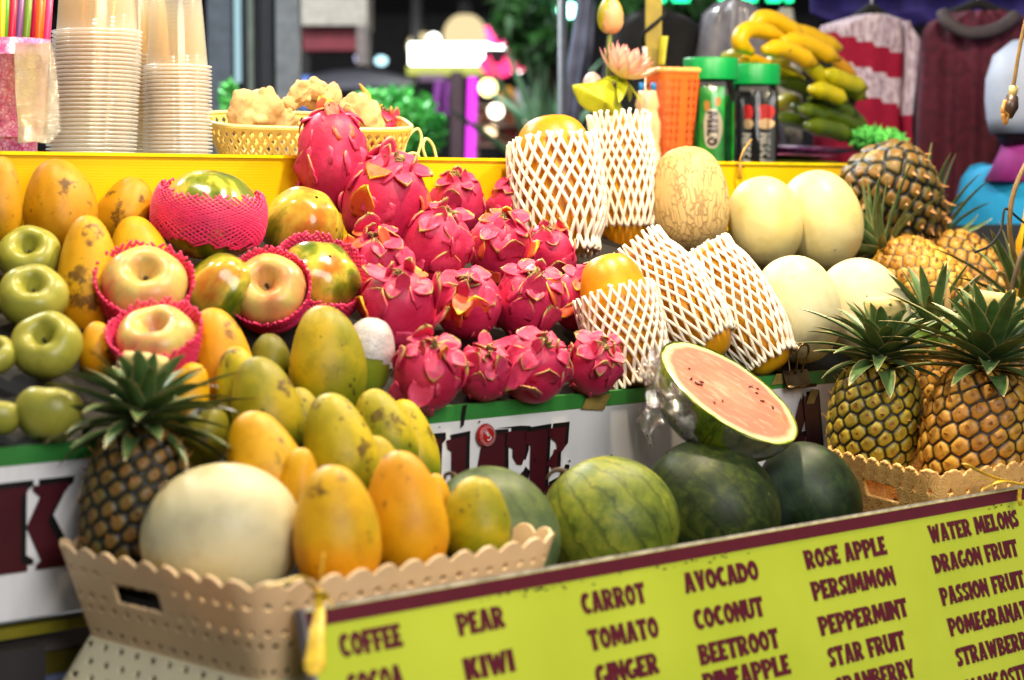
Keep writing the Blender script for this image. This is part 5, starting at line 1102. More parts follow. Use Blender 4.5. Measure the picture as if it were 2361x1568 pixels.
# jars of sachets
def glassy():
    t = NT('jar_plastic'); tr = t.n('BsdfTransparent'); t.set(tr, 0, (.93, .95, .92, 1)); gl = t.n('BsdfGlossy'); t.set(gl, 'Roughness', .05); fr = t.n('Fresnel'); t.set(fr, 'IOR', 1.45); mx = t.n('MixShader'); L = t.t.links
    t.set(mx, 0, fr.outputs[0]); L.new(tr.outputs[0], mx.inputs[1]); L.new(gl.outputs[0], mx.inputs[2]); L.new(mx.outputs[0], t.out.inputs[0]); return t.m
glass_m = glassy(); lid_m = simple('green_lid', (0, 150, 70), .4, .05, 20)
def jar(cx, wpx, ytop, ylid, t, label):
    q = onT(cx, 330, t); k = depth(q) / F; r = wpx / 2 * k; zt_ = onT(cx, ytop, t).z - BTZ; zl = onT(cx, ylid, t).z - BTZ; base = Vector((q.x, q.y, BTZ + .001))
    root = empty('storage_jar', base, label, 'jar', 'green lidded jars')
    V, f, _ = lathe([(.001, .001), (r * .92, .001), (r * .94, .01), (r * .94, zl * .90), (r * .88, zl * .95), (r * .82, zl + .004)], 40); obj('jar_body', V, f, glass_m, root)
    V, f, _ = lathe([(r * .99, zl), (r, zl + .003), (r, zt_ - .003), (r * .97, zt_), (.001, zt_)], 96); a = np.arctan2(V[:, 1], V[:, 0]); V[:, :2] *= (1 + .006 * np.sign(np.sin(48 * a)))[:, None]; obj('lid', V, f, lid_m, root)
    return base, r, zl, k
def sachet(base, dx, dy, w, z0, z1, rz, mat, label, grp):
    m = MB(); nx, nz = 7, 22; V = []
    for s_ in (-1, 1):
        for j in range(nz):
            for i in range(nx):
                u = i / (nx-1) * 2 - 1; v = j / (nz-1) * 2 - 1; V.append((u * w / 2, s_ * -.006 * max(0, (1 - u*u) * (1 - v**6)) - s_ * .0004, z0 + (z1 - z0) * (v + 1) / 2))
    nn = nx * nz; f = []
    for j in range(nz-1):
        for i in range(nx-1): a = j*nx+i; f += [(a, a+1, a+nx+1, a+nx), (a+nn, a+nn+nx, a+nn+nx+1, a+nn+1)]
    o = obj('sachet', V, f, mat); o.location = base + CR * dx - Vector((0, 1, 0)) * dy; o.rotation_euler = (0, 0, rz); tag(o, label, 'sachet', grp); return o
def vtext(par, s, z0, z1, w, y, mat, xo=0):
    m = MB(); n = len(s); tw = text_w(s); L = z1 - z0
    write(m, s, lambda x, yy: (xo + (yy - .5) * w, y, z1 - x / tw * L)); m.build('lettering', mat, par, False)
def blob(par, name, x, z, rx, rz, y, mat, n=28, wob=.08, pw=1.0):
    q = [(x + rx * math.cos(a) * (1 + wob * math.sin(3 * a + 1)), y, z + rz * math.sin(a) * (1 + wob * math.cos(2 * a))) for a in np.arange(n) * 2 * np.pi / n]; return obj(name, q, [tuple(range(n))], mat, par, False)
g_sach = simple('sachet_green', (26, 160, 44), .3, .2, 40, coat=.4); b_sach = simple('sachet_black', (26, 24, 26), .3, .2, 40, coat=.4)
cream_ink = simple('cream_print', (232, 212, 190), .5); brown_ink = simple('brown_print', (66, 30, 22), .5); red_p = simple('red_print', (196, 30, 30), .5); or_p = simple('orange_print', (226, 140, 30), .5); wht = simple('white_print', (214, 206, 200), .5)
B1, r1, zl1, kj = jar(1637, 126, 136, 186, T2 + .30, 'green lidded jar holding green drink sachets')
zt_ = zl1 * .93
o = sachet(B1, .000, r1 * .62, .052, .004, zt_, R(-8), g_sach, 'green drink sachet with a white cloud and brown letters, front of jar', 'sachets inside the jars')
blob(o, 'white_cloud', .002, zt_ * .56, .0195, .045, -.0075, cream_ink); vtext(o, 'MILO', zt_ * .56 - .036, zt_ * .56 + .036, .022, -.0082, brown_ink, .0015); blob(o, 'orange_swoosh', -.010, zt_ * .80, .006, .012, -.0072, or_p); blob(o, 'orange_swoosh', .012, zt_ * .84, .006, .010, -.0072, or_p); blob(o, 'orange_swoosh', -.006, zt_ * .12, .010, .016, -.0072, or_p)
for i, (dx, dy, rz) in enumerate(((-.036, .010, 60), (-.022, -.012, 20), (.030, .0, -50), (.012, -.022, 0), (.037, .018, -60))):
    sachet(B1, dx, dy, .036, .004, zt_ * (1 - .04 * i), R(rz), g_sach, 'plain backs of green sachets packed behind the lettered one', 'green sachet backs')
B2, r2, zl2, kj2 = jar(1738, 118, 150, 197, T2 + .33, 'green lidded jar holding black and red coffee sachets')
zt_ = zl2 * .93
for i, (dx, dy, w_, rz, lab) in enumerate(((-.022, r2 * .42, .030, 22, 'black coffee sachet at the left side of the second jar'), (.019, r2 * .60, .046, -14, 'black coffee sachet with a red cup at the front of the second jar'))):
    o = sachet(B2, dx, dy, w_, .004, zt_, R(rz), b_sach, lab, 'sachets inside the jars')
    blob(o, 'red_cup', .003, zt_ * .76, w_ * .36, .022, -.0072, red_p, wob=.18); blob(o, 'coffee_cup', .004, zt_ * .64, w_ * .38, .012, -.0076, simple('cup_print', (206, 170, 130), .5)); vtext(o, 'NESCAFE', .012, zt_ * .54, .021, -.0075, wht, .002 if i else 0)
for dx, dy, rz in ((-.035, -.01, 50), (.035, -.005, -50), (.0, -.02, 0)): sachet(B2, dx, dy, .036, .004, zt_ * .96, R(rz), b_sach, 'plain backs of black sachets packed in the second jar', 'black sachet backs')
# twisted wire on the ledge
m = MB(); m.tube(spline([onT(1688, 372, T2 + .0), onT(1716, 386, T2 - .01), onT(1706, 372, T2 - .012), onT(1716, 344, T2 - .012), onT(1733, 322, T2)], 24), .0016, 6); m.tube(spline([onT(1708, 376, T2 - .012), onT(1706, 392, T2 - .012), onT(1708, 412, T2 - .01)], 12), .003, 6); o = m.build('twist_tie', simple('brass_wire', (190, 140, 50), .4)); tag(o, 'brassy twisted wire tie on the ledge in front of the second jar', 'wire tie')
# bananas
TB = T2 + .40
def Z1(x, y): return (2840 + x / 2.306) * .5764, y / 2.306 * .5764
kbn = depth(onT(1820, 200, TB)) / F
hands = [('yellow_banana_hand', 'ripe yellow banana hand on top of the green ones', [
  ([(240, 500), (120, 400), (190, 290), (350, 300), (535, 362)], 66, banana_y, .06), ([(300, 240), (400, 185), (520, 200), (650, 275), (790, 358)], 74, banana_y, .03), ([(640, 290), (780, 300), (920, 335), (1060, 400), (1205, 448)], 74, banana_y, .0), ([(420, 390), (560, 400), (700, 440), (820, 500), (945, 558)], 74, banana_y, .09), ([(180, 480), (300, 470), (420, 490), (540, 550), (665, 606)], 70, banana_y, .12), ([(820, 470), (950, 505), (1060, 555), (1180, 640), (1300, 735)], 62, banana_o, .02), ([(220, 570), (330, 555), (430, 590), (540, 650)], 50, banana_y, .02), ([(60, 590), (130, 560), (190, 565), (240, 590)], 30, banana_y, -.02)]),
 ('turning_banana_hand', 'half ripe banana hand in the middle of the bunch', [
  ([(600, 560), (680, 640), (760, 720), (850, 835)], 64, banana_l, .10), ([(720, 560), (860, 590), (970, 640), (1040, 730)], 62, banana_g, .04), ([(740, 690), (860, 740), (990, 790), (1125, 825)], 72, banana_y if False else banana_l, .12), ([(900, 740), (1050, 790), (1140, 850), (1215, 905)], 66, banana_l, .08), ([(1040, 710), (1150, 750), (1230, 850), (1265, 980)], 58, banana_g, .02), ([(480, 640), (620, 660), (740, 730), (820, 800)], 60, banana_l, .02), ([(560, 760), (700, 780), (820, 830), (920, 880)], 60, banana_g, .03), ([(560, 840), (690, 860), (790, 900), (890, 945)], 68, banana_l, .14)]),
 ('green_banana_hand', 'dark green banana hand at the bottom of the bunch', [
  ([(700, 930), (900, 960), (1030, 1030), (1115, 1095)], 66, banana_g, .08), ([(1000, 900), (1140, 990), (1240, 1100), (1345, 1195)], 56, banana_g, .04), ([(520, 1020), (620, 1040), (690, 1075), (745, 1105)], 62, banana_g, .12), ([(640, 1010), (860, 1070), (1020, 1155), (1165, 1245)], 68, banana_g, .10), ([(520, 1170), (680, 1190), (810, 1220), (935, 1275)], 72, banana_g, .14), ([(560, 1090), (700, 1110), (860, 1150), (980, 1190)], 60, banana_g, .02), ([(760, 980), (900, 1040), (1060, 1120), (1180, 1180)], 60, banana_g, .0), ([(900, 1190), (1090, 1260), (1210, 1320), (1315, 1378)], 68, banana_g, .09), ([(1100, 1100), (1230, 1180), (1310, 1280), (1375, 1365)], 52, banana_g, .05)])]
for nm, lab, bs in hands:
    x, y = Z1(*bs[0][0][0]); c = onT(x, y, TB + .05); root = empty(nm, c, lab + ' beside the jars', 'bananas', 'banana hands stacked on the table')
    for pts, th, mt, tow in bs:
        P = spline([onT(*Z1(*p), TB) - MV * tow * .8 - c for p in pts], 22); u = np.linspace(0, 1, 22); rr = th * 1.16 / 2.306 * .5764 * kbn * np.clip(np.minimum(.42 + u * 3, np.minimum(1, .36 + (1 - u) * 3.4)), 0, 1)
        n = 12; V, f = tube(P, rr, n, True); 
        cen = np.repeat(P, n, 0); a = np.tile(np.arange(n) * 2 * np.pi / n, 22); V = cen + (V - cen) * (1 + .06 * np.cos(5 * a))[:, None]
        o = obj('banana', V, f, mt, root)
        m = MB(); d = P[-1] - P[-3]; d /= np.linalg.norm(d); m.tube([P[-1] - d * .004, P[-1] + d * .004, P[-1] + d * .009], [rr[-1] * 1.03, rr[-1] * .8, rr[-1] * .5], 8); m.build('tip', banana_tip, o)
    m = MB(); m.tube([Vector((-.02, .05, -.01)), Vector((.01, .03, 0)), Vector((.03, .01, 0))], [.018, .02, .012], 8); m.build('stalk', banana_l, root)
# packets under the bananas
pk = onT(1900, 352, T2 + .34)
for i, (x0, x1, y0, y1, rgb, dt, lab) in enumerate(((1775, 1960, 383, 366, (110, 130, 40), .26, 'flat green plastic packet at the bottom under the bananas'), (1768, 1950, 366, 352, (196, 110, 150), .28, 'pink plastic packet between green and lilac ones'), (1790, 2046, 352, 334, (170, 150, 200), .30, 'lilac printed plastic packet directly under the bananas'))):
    a, b = onT(x0, y0, T2 + dt), onT(x1, y0, T2 + dt); zz0, zz1 = onT((x0+x1)/2, y0, T2 + dt).z, onT((x0+x1)/2, y1, T2 + dt).z; zz0 = max(zz0, BTZ + .002 + i * .012)
    s0, s1 = st(a)[0], st(b)[0]; nu_, nt = 26, 14; V = []
    for top in (0, 1):
        for j in range(nt):
            for k in range(nu_):
                u, v = k / (nu_-1), j / (nt-1); e = (1 - abs(2*u-1) ** 6) * (1 - abs(2*v-1) ** 4); p = W(s0 + (s1 - s0) * u, T2 + dt + .24 * v, (zz0 + zz1) / 2 + (1 if top else -1) * max(.0005, (zz1 - zz0) / 2 * e)); V.append(p)
    V = np.array([tuple(p) for p in V]); V[:, 2] += vnoise(V, 40, i) * .0015; nn = nu_ * nt; f = []
    for j in range(nt-1):
        for k in range(nu_-1): q0 = j*nu_+k; f += [(q0+nn, q0+nn+1, q0+nn+nu_+1, q0+nn+nu_), (q0, q0+nu_, q0+nu_+1, q0+1)]
    c = V.mean(0); o = obj('plastic_packet', V - c, f, simple('packet_' + lab.split()[0 if i else 1], rgb, .2, .3, 30, .2, coat=.5)); o.location = c; tag(o, lab, 'packet', 'plastic packets under the bananas')
# ------------------------------------------------------------------ behind the stall
def px_box(name, x0, x1, y0, y1, Y, th, mat, par=None, yaw=0):
    a, b = onY(x0, y1, Y), onY(x1, y0, Y); c = (a + b) / 2; m = MB(); hx, hz = abs(b.x - a.x) / 2, abs(b.z - a.z) / 2
    m.box((-hx, 0, -hz), (hx, th, hz)); o = m.build(name, mat, None, False); o.location = c; o.rotation_euler = (0, 0, yaw); bpy.context.view_layer.update()
    return keep(o, par) if par else o
def zpx(y, Y): return onY(1180, y, Y).z
def xpx(x, Y): return onY(x, 784, Y).x
def box3(name, x0, x1, y0, y1, z0, z1, mat, par=None):
    m = MB(); m.box((x0, y0, z0), (x1, y1, z1)); o = m.build(name, mat, None, False)
    return keep(o, par) if par else o
dark_wall = simple('dark_wall_paint', (34, 31, 33), .8, .2, 3)
def grp(name, p, label, cat, g=None):
    e = empty(name, Vector(p), label, cat, g); bpy.context.view_layer.update(); return e
sh_ = grp('shophouse', (0, 15, 0), 'dark shophouse front far behind the stall', 'building')
box3('wall', -9, 9, 15, 15.4, 0, 6.5, dark_wall, sh_); box3('awning', -9, 9, 13.2, 15, 3.1, 3.25, simple('dark_awning', (40, 36, 38), .8), sh_)
for x in (-3.2, -1.0, 1.4, 3.4): box3('shutter', x - .9, x + .9, 14.95, 14.998, .02, 2.7, simple('shutter_grey', (52, 48, 52), .6, .2, 6), sh_)
# grey door at left
dr = grp('glass_door', (xpx(590, 6.2), 6.2, 0), 'tall grey framed glass door behind the paper cups', 'door')
for x0, x1, rgb, y in ((486, 540, (92, 100, 112), 6.20), (562, 604, (44, 50, 58), 6.24), (606, 634, (40, 44, 52), 6.22), (642, 694, (134, 138, 144), 6.16)):
    box3('door_stile', xpx(x0, y), xpx(x1, y), y, y + .08, 0, 3.2, simple('door_grey_%d' % x0, rgb, .45), dr)
box3('door_glass', xpx(540, 6.23), xpx(642, 6.23), 6.27, 6.28, .0, 3.2, simple('door_dark_glass', (26, 30, 36), .1, .1, 2, coat=.5), dr)
px_box('glint_strip', 541, 553, -60, 190, 6.19, .01, emis('door_reflection_glow', (190, 230, 240), .9), dr)  # glowing strip stands in for a reflection on the door frame
px_box('glint_strip', 574, 582, -60, 330, 6.2, .01, simple('door_edge', (120, 130, 120), .4), dr)
ab = grp('canopy_box', (xpx(770, 8.5), 8.5, 1.8), 'cream canopy box with a dark red panel beneath', 'canopy')
px_box('fascia', 694, 846, -90, 58, 8.5, .35, simple('cream_fascia', (172, 164, 152), .7), ab); px_box('red_panel', 700, 822, 64, 116, 8.55, .2, simple('dark_red_panel', (116, 26, 40), .6), ab); px_box('side_post', 822, 846, 58, 150, 8.5, .25, simple('cream_post', (120, 108, 104), .7), ab)
box3('back_post', xpx(700, 8.7), xpx(716, 8.7), 8.7, 8.8, 0, zpx(60, 8.7), dark_wall, ab)
tp = grp('tarpaulin', (xpx(820, 9.5), 9.5, 2.0), 'sagging grey tarpaulin over a far stall', 'tarpaulin')
n, V = 22, []
for j in range(10):
    for i in range(n):
        u, v = i / (n-1), j / 9; x = xpx(690 + 270 * u, 9.5 + v * 1.4); z = zpx(200, 9.5) + (zpx(118, 9.5) - zpx(200, 9.5)) * v * (1 - .35 * (2*u - 1) ** 2); V.append((x, 9.5 + v * 1.4, z))
o = obj('sheet', V, [(j*n+i, j*n+i+1, (j+1)*n+i+1, (j+1)*n+i) for j in range(9) for i in range(n-1)], simple('grey_tarp', (132, 130, 140), .6)); o.modifiers.new('thickness', 'SOLIDIFY').thickness = .01; keep(o, tp)
for x in (700, 950): box3('pole', xpx(x, 9.5) - .02, xpx(x, 9.5) + .02, 9.5, 9.54, 0, zpx(196, 9.5), dark_wall, tp)
def bulb(x, y, Y, rp, rgb, s, label, grp_='coloured bulbs behind the stall', name='bulb_lamp', sx=1):
    p = onY(x, y, Y); r = rp * Y / F; V, f, _ = lathe(ell_prof(r * sx, r, 12), 16); root = grp(name, p, label, 'lamp', grp_); obj('glass_globe', V, f, emis('glow_%d_%d' % (x, y), rgb, s), root)
    V, f, _ = lathe([(.001, r * .9), (r * .35, r * .9), (r * .3, r * 1.5), (r * .06, r * 1.6), (r * .05, r * 4)], 10); obj('socket', V, f, black_cloth, root); return root
bulb(826, 135, 9.3, 9, (190, 190, 230), 1.6, 'small lilac bulb over the grey tarpaulin'); bulb(879, 140, 9.3, 11, (190, 240, 250), 2.6, 'icy blue bulb over the tarpaulin right side', sx=1.3); bulb(681, 153, 9.3, 8, (170, 170, 170), .6, 'dim grey bulb beside the glass door')
bulb(1310, 24, 8.5, 17, (170, 255, 235), 9, 'very bright cyan white bulb in the dark leaves', sx=1.4)
CLOTHS = []
for x, y, c, lab in ((705, 205, (92, 120, 190), 'blue cloth hanging left of the leafy bush'), (668, 200, (96, 60, 130), 'purple cloth hanging beside the glass door'), (1022, 215, (120, 50, 130), 'purple cloth left of the magenta neon tube')):
    o = ('C', x, y, c, lab)
    CLOTHS.append(o)
def foliage(name, blobs, Y, nleaf, lsz, mat, seed, par):
    g = np.random.default_rng(seed); m = MB()
    for (x, y, rx, ry, rd) in blobs:
        c = onY(x, y, Y); sx, sz = rx * Y / F, ry * Y / F
        for _ in range(nleaf):
            d = g.normal(size=3); d /= np.linalg.norm(d); q = g.uniform(.35, 1.0) ** .5; p = Vector((c.x + d[0]*sx*q, c.y + d[1]*rd*q, c.z + d[2]*sz*q)); n = Vector(d + g.normal(size=3) * .7).normalized(); t_ = n.orthogonal().normalized(); b = n.cross(t_); a = g.uniform(0, 6.28); u = t_ * math.cos(a) + b * math.sin(a); w = n.cross(u); L = lsz * g.uniform(.6, 1.3)
            m.add([tuple(p - u*L), tuple(p + w*L*.42), tuple(p + u*L), tuple(p - w*L*.42)], [(0, 1, 2, 3)])
    return keep(m.build(name, mat), par)
def leafm(name, a, b):
    t = NT(name); f = t.noise(t.coord(), 9, 4); return t.bsdf(t.ramp(f, [(.35, srgb(*a)), (.65, srgb(*b))]), .5, .4)
bush_m = leafm('bush_leaf', (50, 160, 60), (110, 214, 100)); dk_m = leafm('dark_leaf', (24, 56, 20), (50, 100, 36)); gr_m = leafm('grey_leaf', (60, 100, 66), (110, 146, 110))
bu = grp('leafy_bush', (xpx(900, 6.4), 6.4, 0), 'rounded bright green bush behind the ginger basket', 'bush')
foliage('crown', [(905, 262, 110, 66, .18), (850, 270, 60, 62, .14), (960, 300, 72, 66, .16), (910, 330, 90, 55, .16), (530, 240, 24, 50, .08)][:4], 6.4, 520, .018, bush_m, 2, bu)
m = MB(); m.tube([(xpx(905, 6.4), 6.4, 0), (xpx(900, 6.4), 6.42, .8), (xpx(905, 6.4), 6.4, zpx(300, 6.4))], [.03, .025, .015], 8); keep(m.build('trunk', simple('bark', (70, 52, 38), .9)), bu)
bu = grp('potted_plant', (xpx(525, 5.6), 5.6, 0), 'thin green plant beside the shorter cup stack', 'plant'); foliage('crown', [(528, 225, 20, 42, .06)], 5.6, 160, .02, bush_m, 4, bu); m = MB(); m.tube([(xpx(525, 5.6), 5.6, 0), (xpx(528, 5.6), 5.6, zpx(240, 5.6))], [.02, .008], 6); keep(m.build('stem', simple('bark', (70, 52, 38), .9)), bu)
tr = grp('leafy_tree', (xpx(1250, 8.8), 8.8, 0), 'dark leafy tree between the lit sign and the grey sheet', 'tree')
foliage('crown', [(1235, 20, 110, 60, .4), (1290, 70, 70, 70, .35), (1190, 60, 60, 40, .3), (1240, 110, 70, 50, .3), (1460, 10, 120, 60, .3), (1640, 0, 120, 50, .3)], 8.8, 420, .04, dk_m, 5, tr); m = MB(); m.tube([(xpx(1260, 8.9), 8.9, 0), (xpx(1255, 8.9), 8.9, zpx(80, 8.9))], [.09, .05], 8); keep(m.build('trunk', simple('bark', (70, 52, 38), .9)), tr)
pd = grp('strap_leaf_plant', (xpx(1235, 7.2), 7.2, 0), 'grey green strap leaved plant left of the lotus', 'plant'); m = MB(); g = np.random.default_rng(6)
for i in range(26):
    b = onY(1262 + g.normal() * 26, 360 + g.uniform(-10, 30), 7.2 + g.uniform(-.2, .2)); leaf_strip(m, b, Vector((g.normal() * .45, g.normal() * .3, 1)), Vector((g.normal(), g.normal(), .2)), g.uniform(.22, .44), .018, g.uniform(.1, .9), i, .3)
keep(m.build('foliage', gr_m), pd); V, f, _ = lathe([(.001, 0), (.16, 0), (.2, zpx(390, 7.2)), (.17, zpx(390, 7.2)), (.02, zpx(398, 7.2))], 20); o = obj('pot', V, f, simple('clay_pot', (110, 70, 50), .8)); o.location = (xpx(1215, 7.2), 7.2, 0); bpy.context.view_layer.update(); keep(o, pd)
# lit signs
ls = grp('lit_sign', (xpx(1075, 10), 10, 2.0), 'glaring white light box sign with a lime lower strip', 'lit sign')
px_box('light_panel', 944, 1200, 100, 146, 10, .12, emis('sign_white', (245, 255, 245), 9), ls); px_box('lower_strip', 938, 1118, 152, 170, 9.98, .12, emis('sign_lime', (226, 232, 120), 1.0), ls); px_box('small_panel', 965, 1025, 168, 184, 10, .1, emis('sign_lilac', (190, 160, 190), .55), ls)
for x in (960, 1190): box3('bracket', xpx(x, 10.1) - .02, xpx(x, 10.1) + .02, 10.14, 10.18, zpx(100, 10), zpx(-260, 10), dark_wall, ls)
for x, y, r_, lab in ((1072, 82, 50, 'large dim cream globe lamp above the white sign'), (972, 108, 33, 'smaller dim cream globe lamp at the white sign left end')): bulb(x, y, 10.4, r_, (232, 210, 160), 1.3, lab, 'cream globe lamps', 'globe_lamp')
for x, y, r_, lab in ((1192, 152, 17, 'white bulb under the right end of the white sign'), (1128, 154, 14, 'white bulb under the middle of the white sign'), (1000, 92, 15, 'white bulb on the white sign upper edge at left'), (1216, 128, 13, 'white bulb at the white sign right corner')): bulb(x, y, 9.85, r_, (250, 255, 245), 7, lab, 'white sign bulbs')  # glow blobs added to break up the bright sign rectangle
def neon(name, paths, Y, r, rgb, s, label):
    e = grp(name, onY(*paths[0][0], Y), label, 'neon sign')
    for p in paths: m = MB(); m.tube(spline([onY(x, y, Y) for x, y in p], 16), r, 8); keep(m.build('neon_tube', emis('neon_%s_%d' % (name, p[0][0]), rgb, s)), e)
    box3('backing', min(xpx(x, Y) for p in paths for x, _ in p), max(xpx(x, Y) for p in paths for x, _ in p) + .01, Y + .05, Y + .07, min(onY(x, y, Y).z for p in paths for x, y in p), max(onY(x, y, Y).z for p in paths for x, y in p), dark_wall, e); return e
neon('flower_neon', [[(1128, 60), (1140, 100), (1150, 64), (1160, 100), (1168, 62)], [(1130, 88), (1150, 92), (1166, 86)]], 9.6, .026, (255, 80, 150), 3.2, 'pink crown shaped neon at the white sign right end')
neon('curved_neon', [[(1115, 135), (1130, 160), (1165, 160), (1180, 135), (1200, 150), (1212, 130)], [(1180, 110), (1196, 130)]], 9.5, .032, (255, 60, 120), 2.6, 'curling rose neon under the white sign right end')
neon('upright_neon', [[(1090, 178), (1087, 280), (1084, 385)]], 7.6, .017, (255, 70, 255), 1.7, 'upright magenta neon tube beside a dark post')
box3('dark_post', xpx(1040, 7.7), xpx(1068, 7.7), 7.7, 7.8, 0, zpx(165, 7.7), simple('brown_post', (66, 50, 52), .7)); tag(bpy.data.objects['dark_post'], 'dark brown square post left of the magenta neon tube', 'post')
# far display with lamps and parcels
ds = grp('display_stand', (xpx(1160, 9), 9, 0), 'far display stand of pale goods right of the magenta tube', 'display stand')
for zz in (zpx(330, 9), zpx(285, 9), zpx(240, 9)): box3('shelf', xpx(1095, 9), xpx(1235, 9), 9, 9.4, zz - .015, zz, simple('shelf_wood', (120, 90, 80), .7), ds)
for x in (1096, 1232): box3('upright', xpx(x, 9) - .015, xpx(x, 9) + .015, 9.02, 9.05, 0, zpx(230, 9), simple('shelf_wood', (120, 90, 80), .7), ds)
for i, (x, zy, c, lab) in enumerate(((1120, 285, (226, 150, 130), 'salmon'), (1150, 285, (206, 190, 180), 'pale grey'), (1185, 285, (224, 130, 100), 'coral'), (1215, 285, (220, 210, 196), 'ivory'), (1110, 330, (190, 120, 150), 'mauve'), (1140, 330, (230, 170, 140), 'peach'), (1175, 330, (200, 90, 90), 'brick red'), (1210, 330, (226, 220, 200), 'cream'), (1170, 240, (226, 160, 60), 'amber'), (1205, 240, (170, 170, 176), 'silver grey'))):
    V, f, _ = lathe([(.001, 0), (.032, 0), (.040, .03), (.036, .07), (.012, .085), (.001, .086)], 16); p = onY(x, zy, 9.15); o = obj('cloth_pouch', V, f, simple('pouch_' + lab.replace(' ', '_'), c, .8)); o.location = (p.x, 9.15, zpx(zy, 9)); tag(o, lab + ' pouch on the far display stand', 'pouch', 'pouches on the far display stand')
bulb(1125, 202, 8.8, 20, (255, 240, 160), 5, 'warm bulb above the far display stand', 'display stand bulbs'); bulb(1143, 256, 8.8, 17, (255, 246, 220), 6, 'white bulb at the far display middle shelf', 'display stand bulbs'); bulb(1132, 302, 8.8, 13, (255, 220, 170), 4, 'peach bulb low on the far display stand', 'display stand bulbs'); bulb(1205, 272, 8.8, 15, (255, 244, 220), 1.6, 'soft white bulb at the display stand right side', 'display stand bulbs')
for i, (x0, x1) in enumerate(((1515, 1535), (1552, 1590), (1660, 1700), (1710, 1745), (1770, 1800), (1812, 1828))):
    o = px_box('green_light', x0, x1, -9, 3, 7.5, .02, emis('green_led', (40, 255, 160), 4)); tag(o, 'green light of the string along the top between post and sweaters', 'string light', 'green string lights')
# plastic sheet, garments
def drape(name, rows, Y, bulge, folds, amp, mat, seed=0, nx=26, th=.012, band=None, par=None):
    ys = [r[0] for r in rows]; ny = 34; V, A = [], []; g = np.random.default_rng(seed); ph = g.uniform(0, 6)
    for j in range(ny):
        y = ys[0] + (ys[-1] - ys[0]) * j / (ny - 1); xl = np.interp(y, ys, [r[1] for r in rows]); xr = np.interp(y, ys, [r[2] for r in rows])
        for i in range(nx):
            u = i / (nx - 1); yy = y + (rows[0][3] if len(rows[0]) > 3 else 0) * (u - .5); p = onY(xl + (xr - xl) * u, yy, Y); p.y += -bulge * math.sin(math.pi * u) ** .6 + amp * math.sin(u * folds * 6.28 + ph + j * .05) * (.3 + .7 * j / ny); V.append(tuple(p)); A.append(band(xl + (xr - xl) * u, yy) if band else 0)
    o = obj(name, V, [(j*nx+i, j*nx+i+1, (j+1)*nx+i+1, (j+1)*nx+i) for j in range(ny-1) for i in range(nx-1)], mat, None, True, {'band': A}); s_ = o.modifiers.new('thickness', 'SOLIDIFY'); s_.thickness = th; s_.offset = 1
    return keep(o, par) if par else o
def hanger(par, x, y, Y, w):
    m = MB(); m.tube(spline([onY(x - w, y + 34, Y), onY(x - w * .4, y + 14, Y), onY(x, y, Y), onY(x + w * .4, y + 14, Y), onY(x + w, y + 34, Y)], 20), .012, 8); keep(m.build('hanger', black_cloth), par); m = MB(); m.tube(spline([onY(x, y, Y), onY(x, y - 26, Y), onY(x + 12, y - 44, Y), onY(x + 4, y - 62, Y)], 14), .004, 6); keep(m.build('hook', steel), par)
for _, x, y, c, lab in CLOTHS: o = drape('hanging_cloth', [(y - 28, x - 20, x + 22), (y + 20, x - 24, x + 20), (y + 52, x - 20, x + 24)], 7.9, .03, 2, .02, simple('cloth_%d' % x, c, .8, .2, 40), x, 14); tag(o, lab, 'cloth', 'cloths hanging far behind')
o = drape('plastic_sheet', [(-60, 1340, 1388), (0, 1330, 1374), (120, 1312, 1368), (200, 1302, 1352), (300, 1306, 1330), (900, 1300, 1330)], 5.2, .03, 2, .02, simple('blue_grey_sheet', (112, 116, 140), .3, .3, 12, .1), 1); tag(o, 'hanging blue grey plastic sheet left of the lotus', 'plastic sheet')
rk = grp('clothes_rail', (xpx(1800, 5.1), 5.1, 0), 'metal clothes rail carrying the garments behind the stall', 'clothes rail'); zr = zpx(-62, 5.0)
m = MB(); m.tube([(xpx(1290, 5.05), 5.06, zr), (xpx(2700, 5.05), 5.06, zr)], .014, 8); keep(m.build('rail', steel), rk)
for x in (1296, 2690):
    m = MB(); m.tube([(xpx(x, 5.06), 5.06, zr), (xpx(x, 5.06), 5.06, 0)], .012, 8); keep(m.build('upright', simple('rail_grey', (84, 88, 100), .5), None), rk)
bj = grp('black_jacket', (xpx(1510, 5), 5, 1.5), 'black jacket hanging behind the lotus and jars', 'jacket'); drape('body', [(36, 1440, 1580), (60, 1404, 1620), (200, 1384, 1612), (330, 1330, 1600), (900, 1330, 1610)], 5.0, .08, 3, .018, black_cloth, 2, par=bj); hanger(bj, 1510, 20, 5.0, 80)
gbm = grp('garment_bag', (xpx(1680, 4.95), 4.95, 1.5), 'pale grey clear garment bag hanging behind the bananas', 'garment bag'); drape('bag', [(6, 1650, 1730), (20, 1622, 1765), (160, 1590, 1790), (400, 1570, 1830), (900, 1560, 1840)], 4.95, .08, 4, .014, simple('grey_bag', (120, 116, 122), .25, .3, 14, .2, coat=.4), 3, par=gbm); hanger(gbm, 1690, 0, 4.95, 60)
drape('inner_cloth', [(60, 1795, 1830), (20, 1795, 1830), (150, 1780, 1850), (500, 1780, 1850)][1:], 5.0, .03, 2, .01, simple('cream_inner', (170, 170, 156), .7), 8, par=gbm)
def sweater_mat():
    t = NT('striped_sweater'); b = t.attr('band'); v = t.coord(scale=(1, 1, .25), rand=False); kn = t.noise(v, 150, 3, .7); c = t.ramp(kn, [(.35, srgb(126, 100, 116)), (.6, srgb(200, 184, 194))])
    c2 = t.ramp(kn, [(.3, srgb(128, 14, 42)), (.7, srgb(150, 22, 52))]); s_ = t.math('LESS_THAN', t.math('MODULO', b, 2.0), 1.0); return t.bsdf(t.mix(s_, c2, c), .85, .2, t.bump(kn, .4, .004))
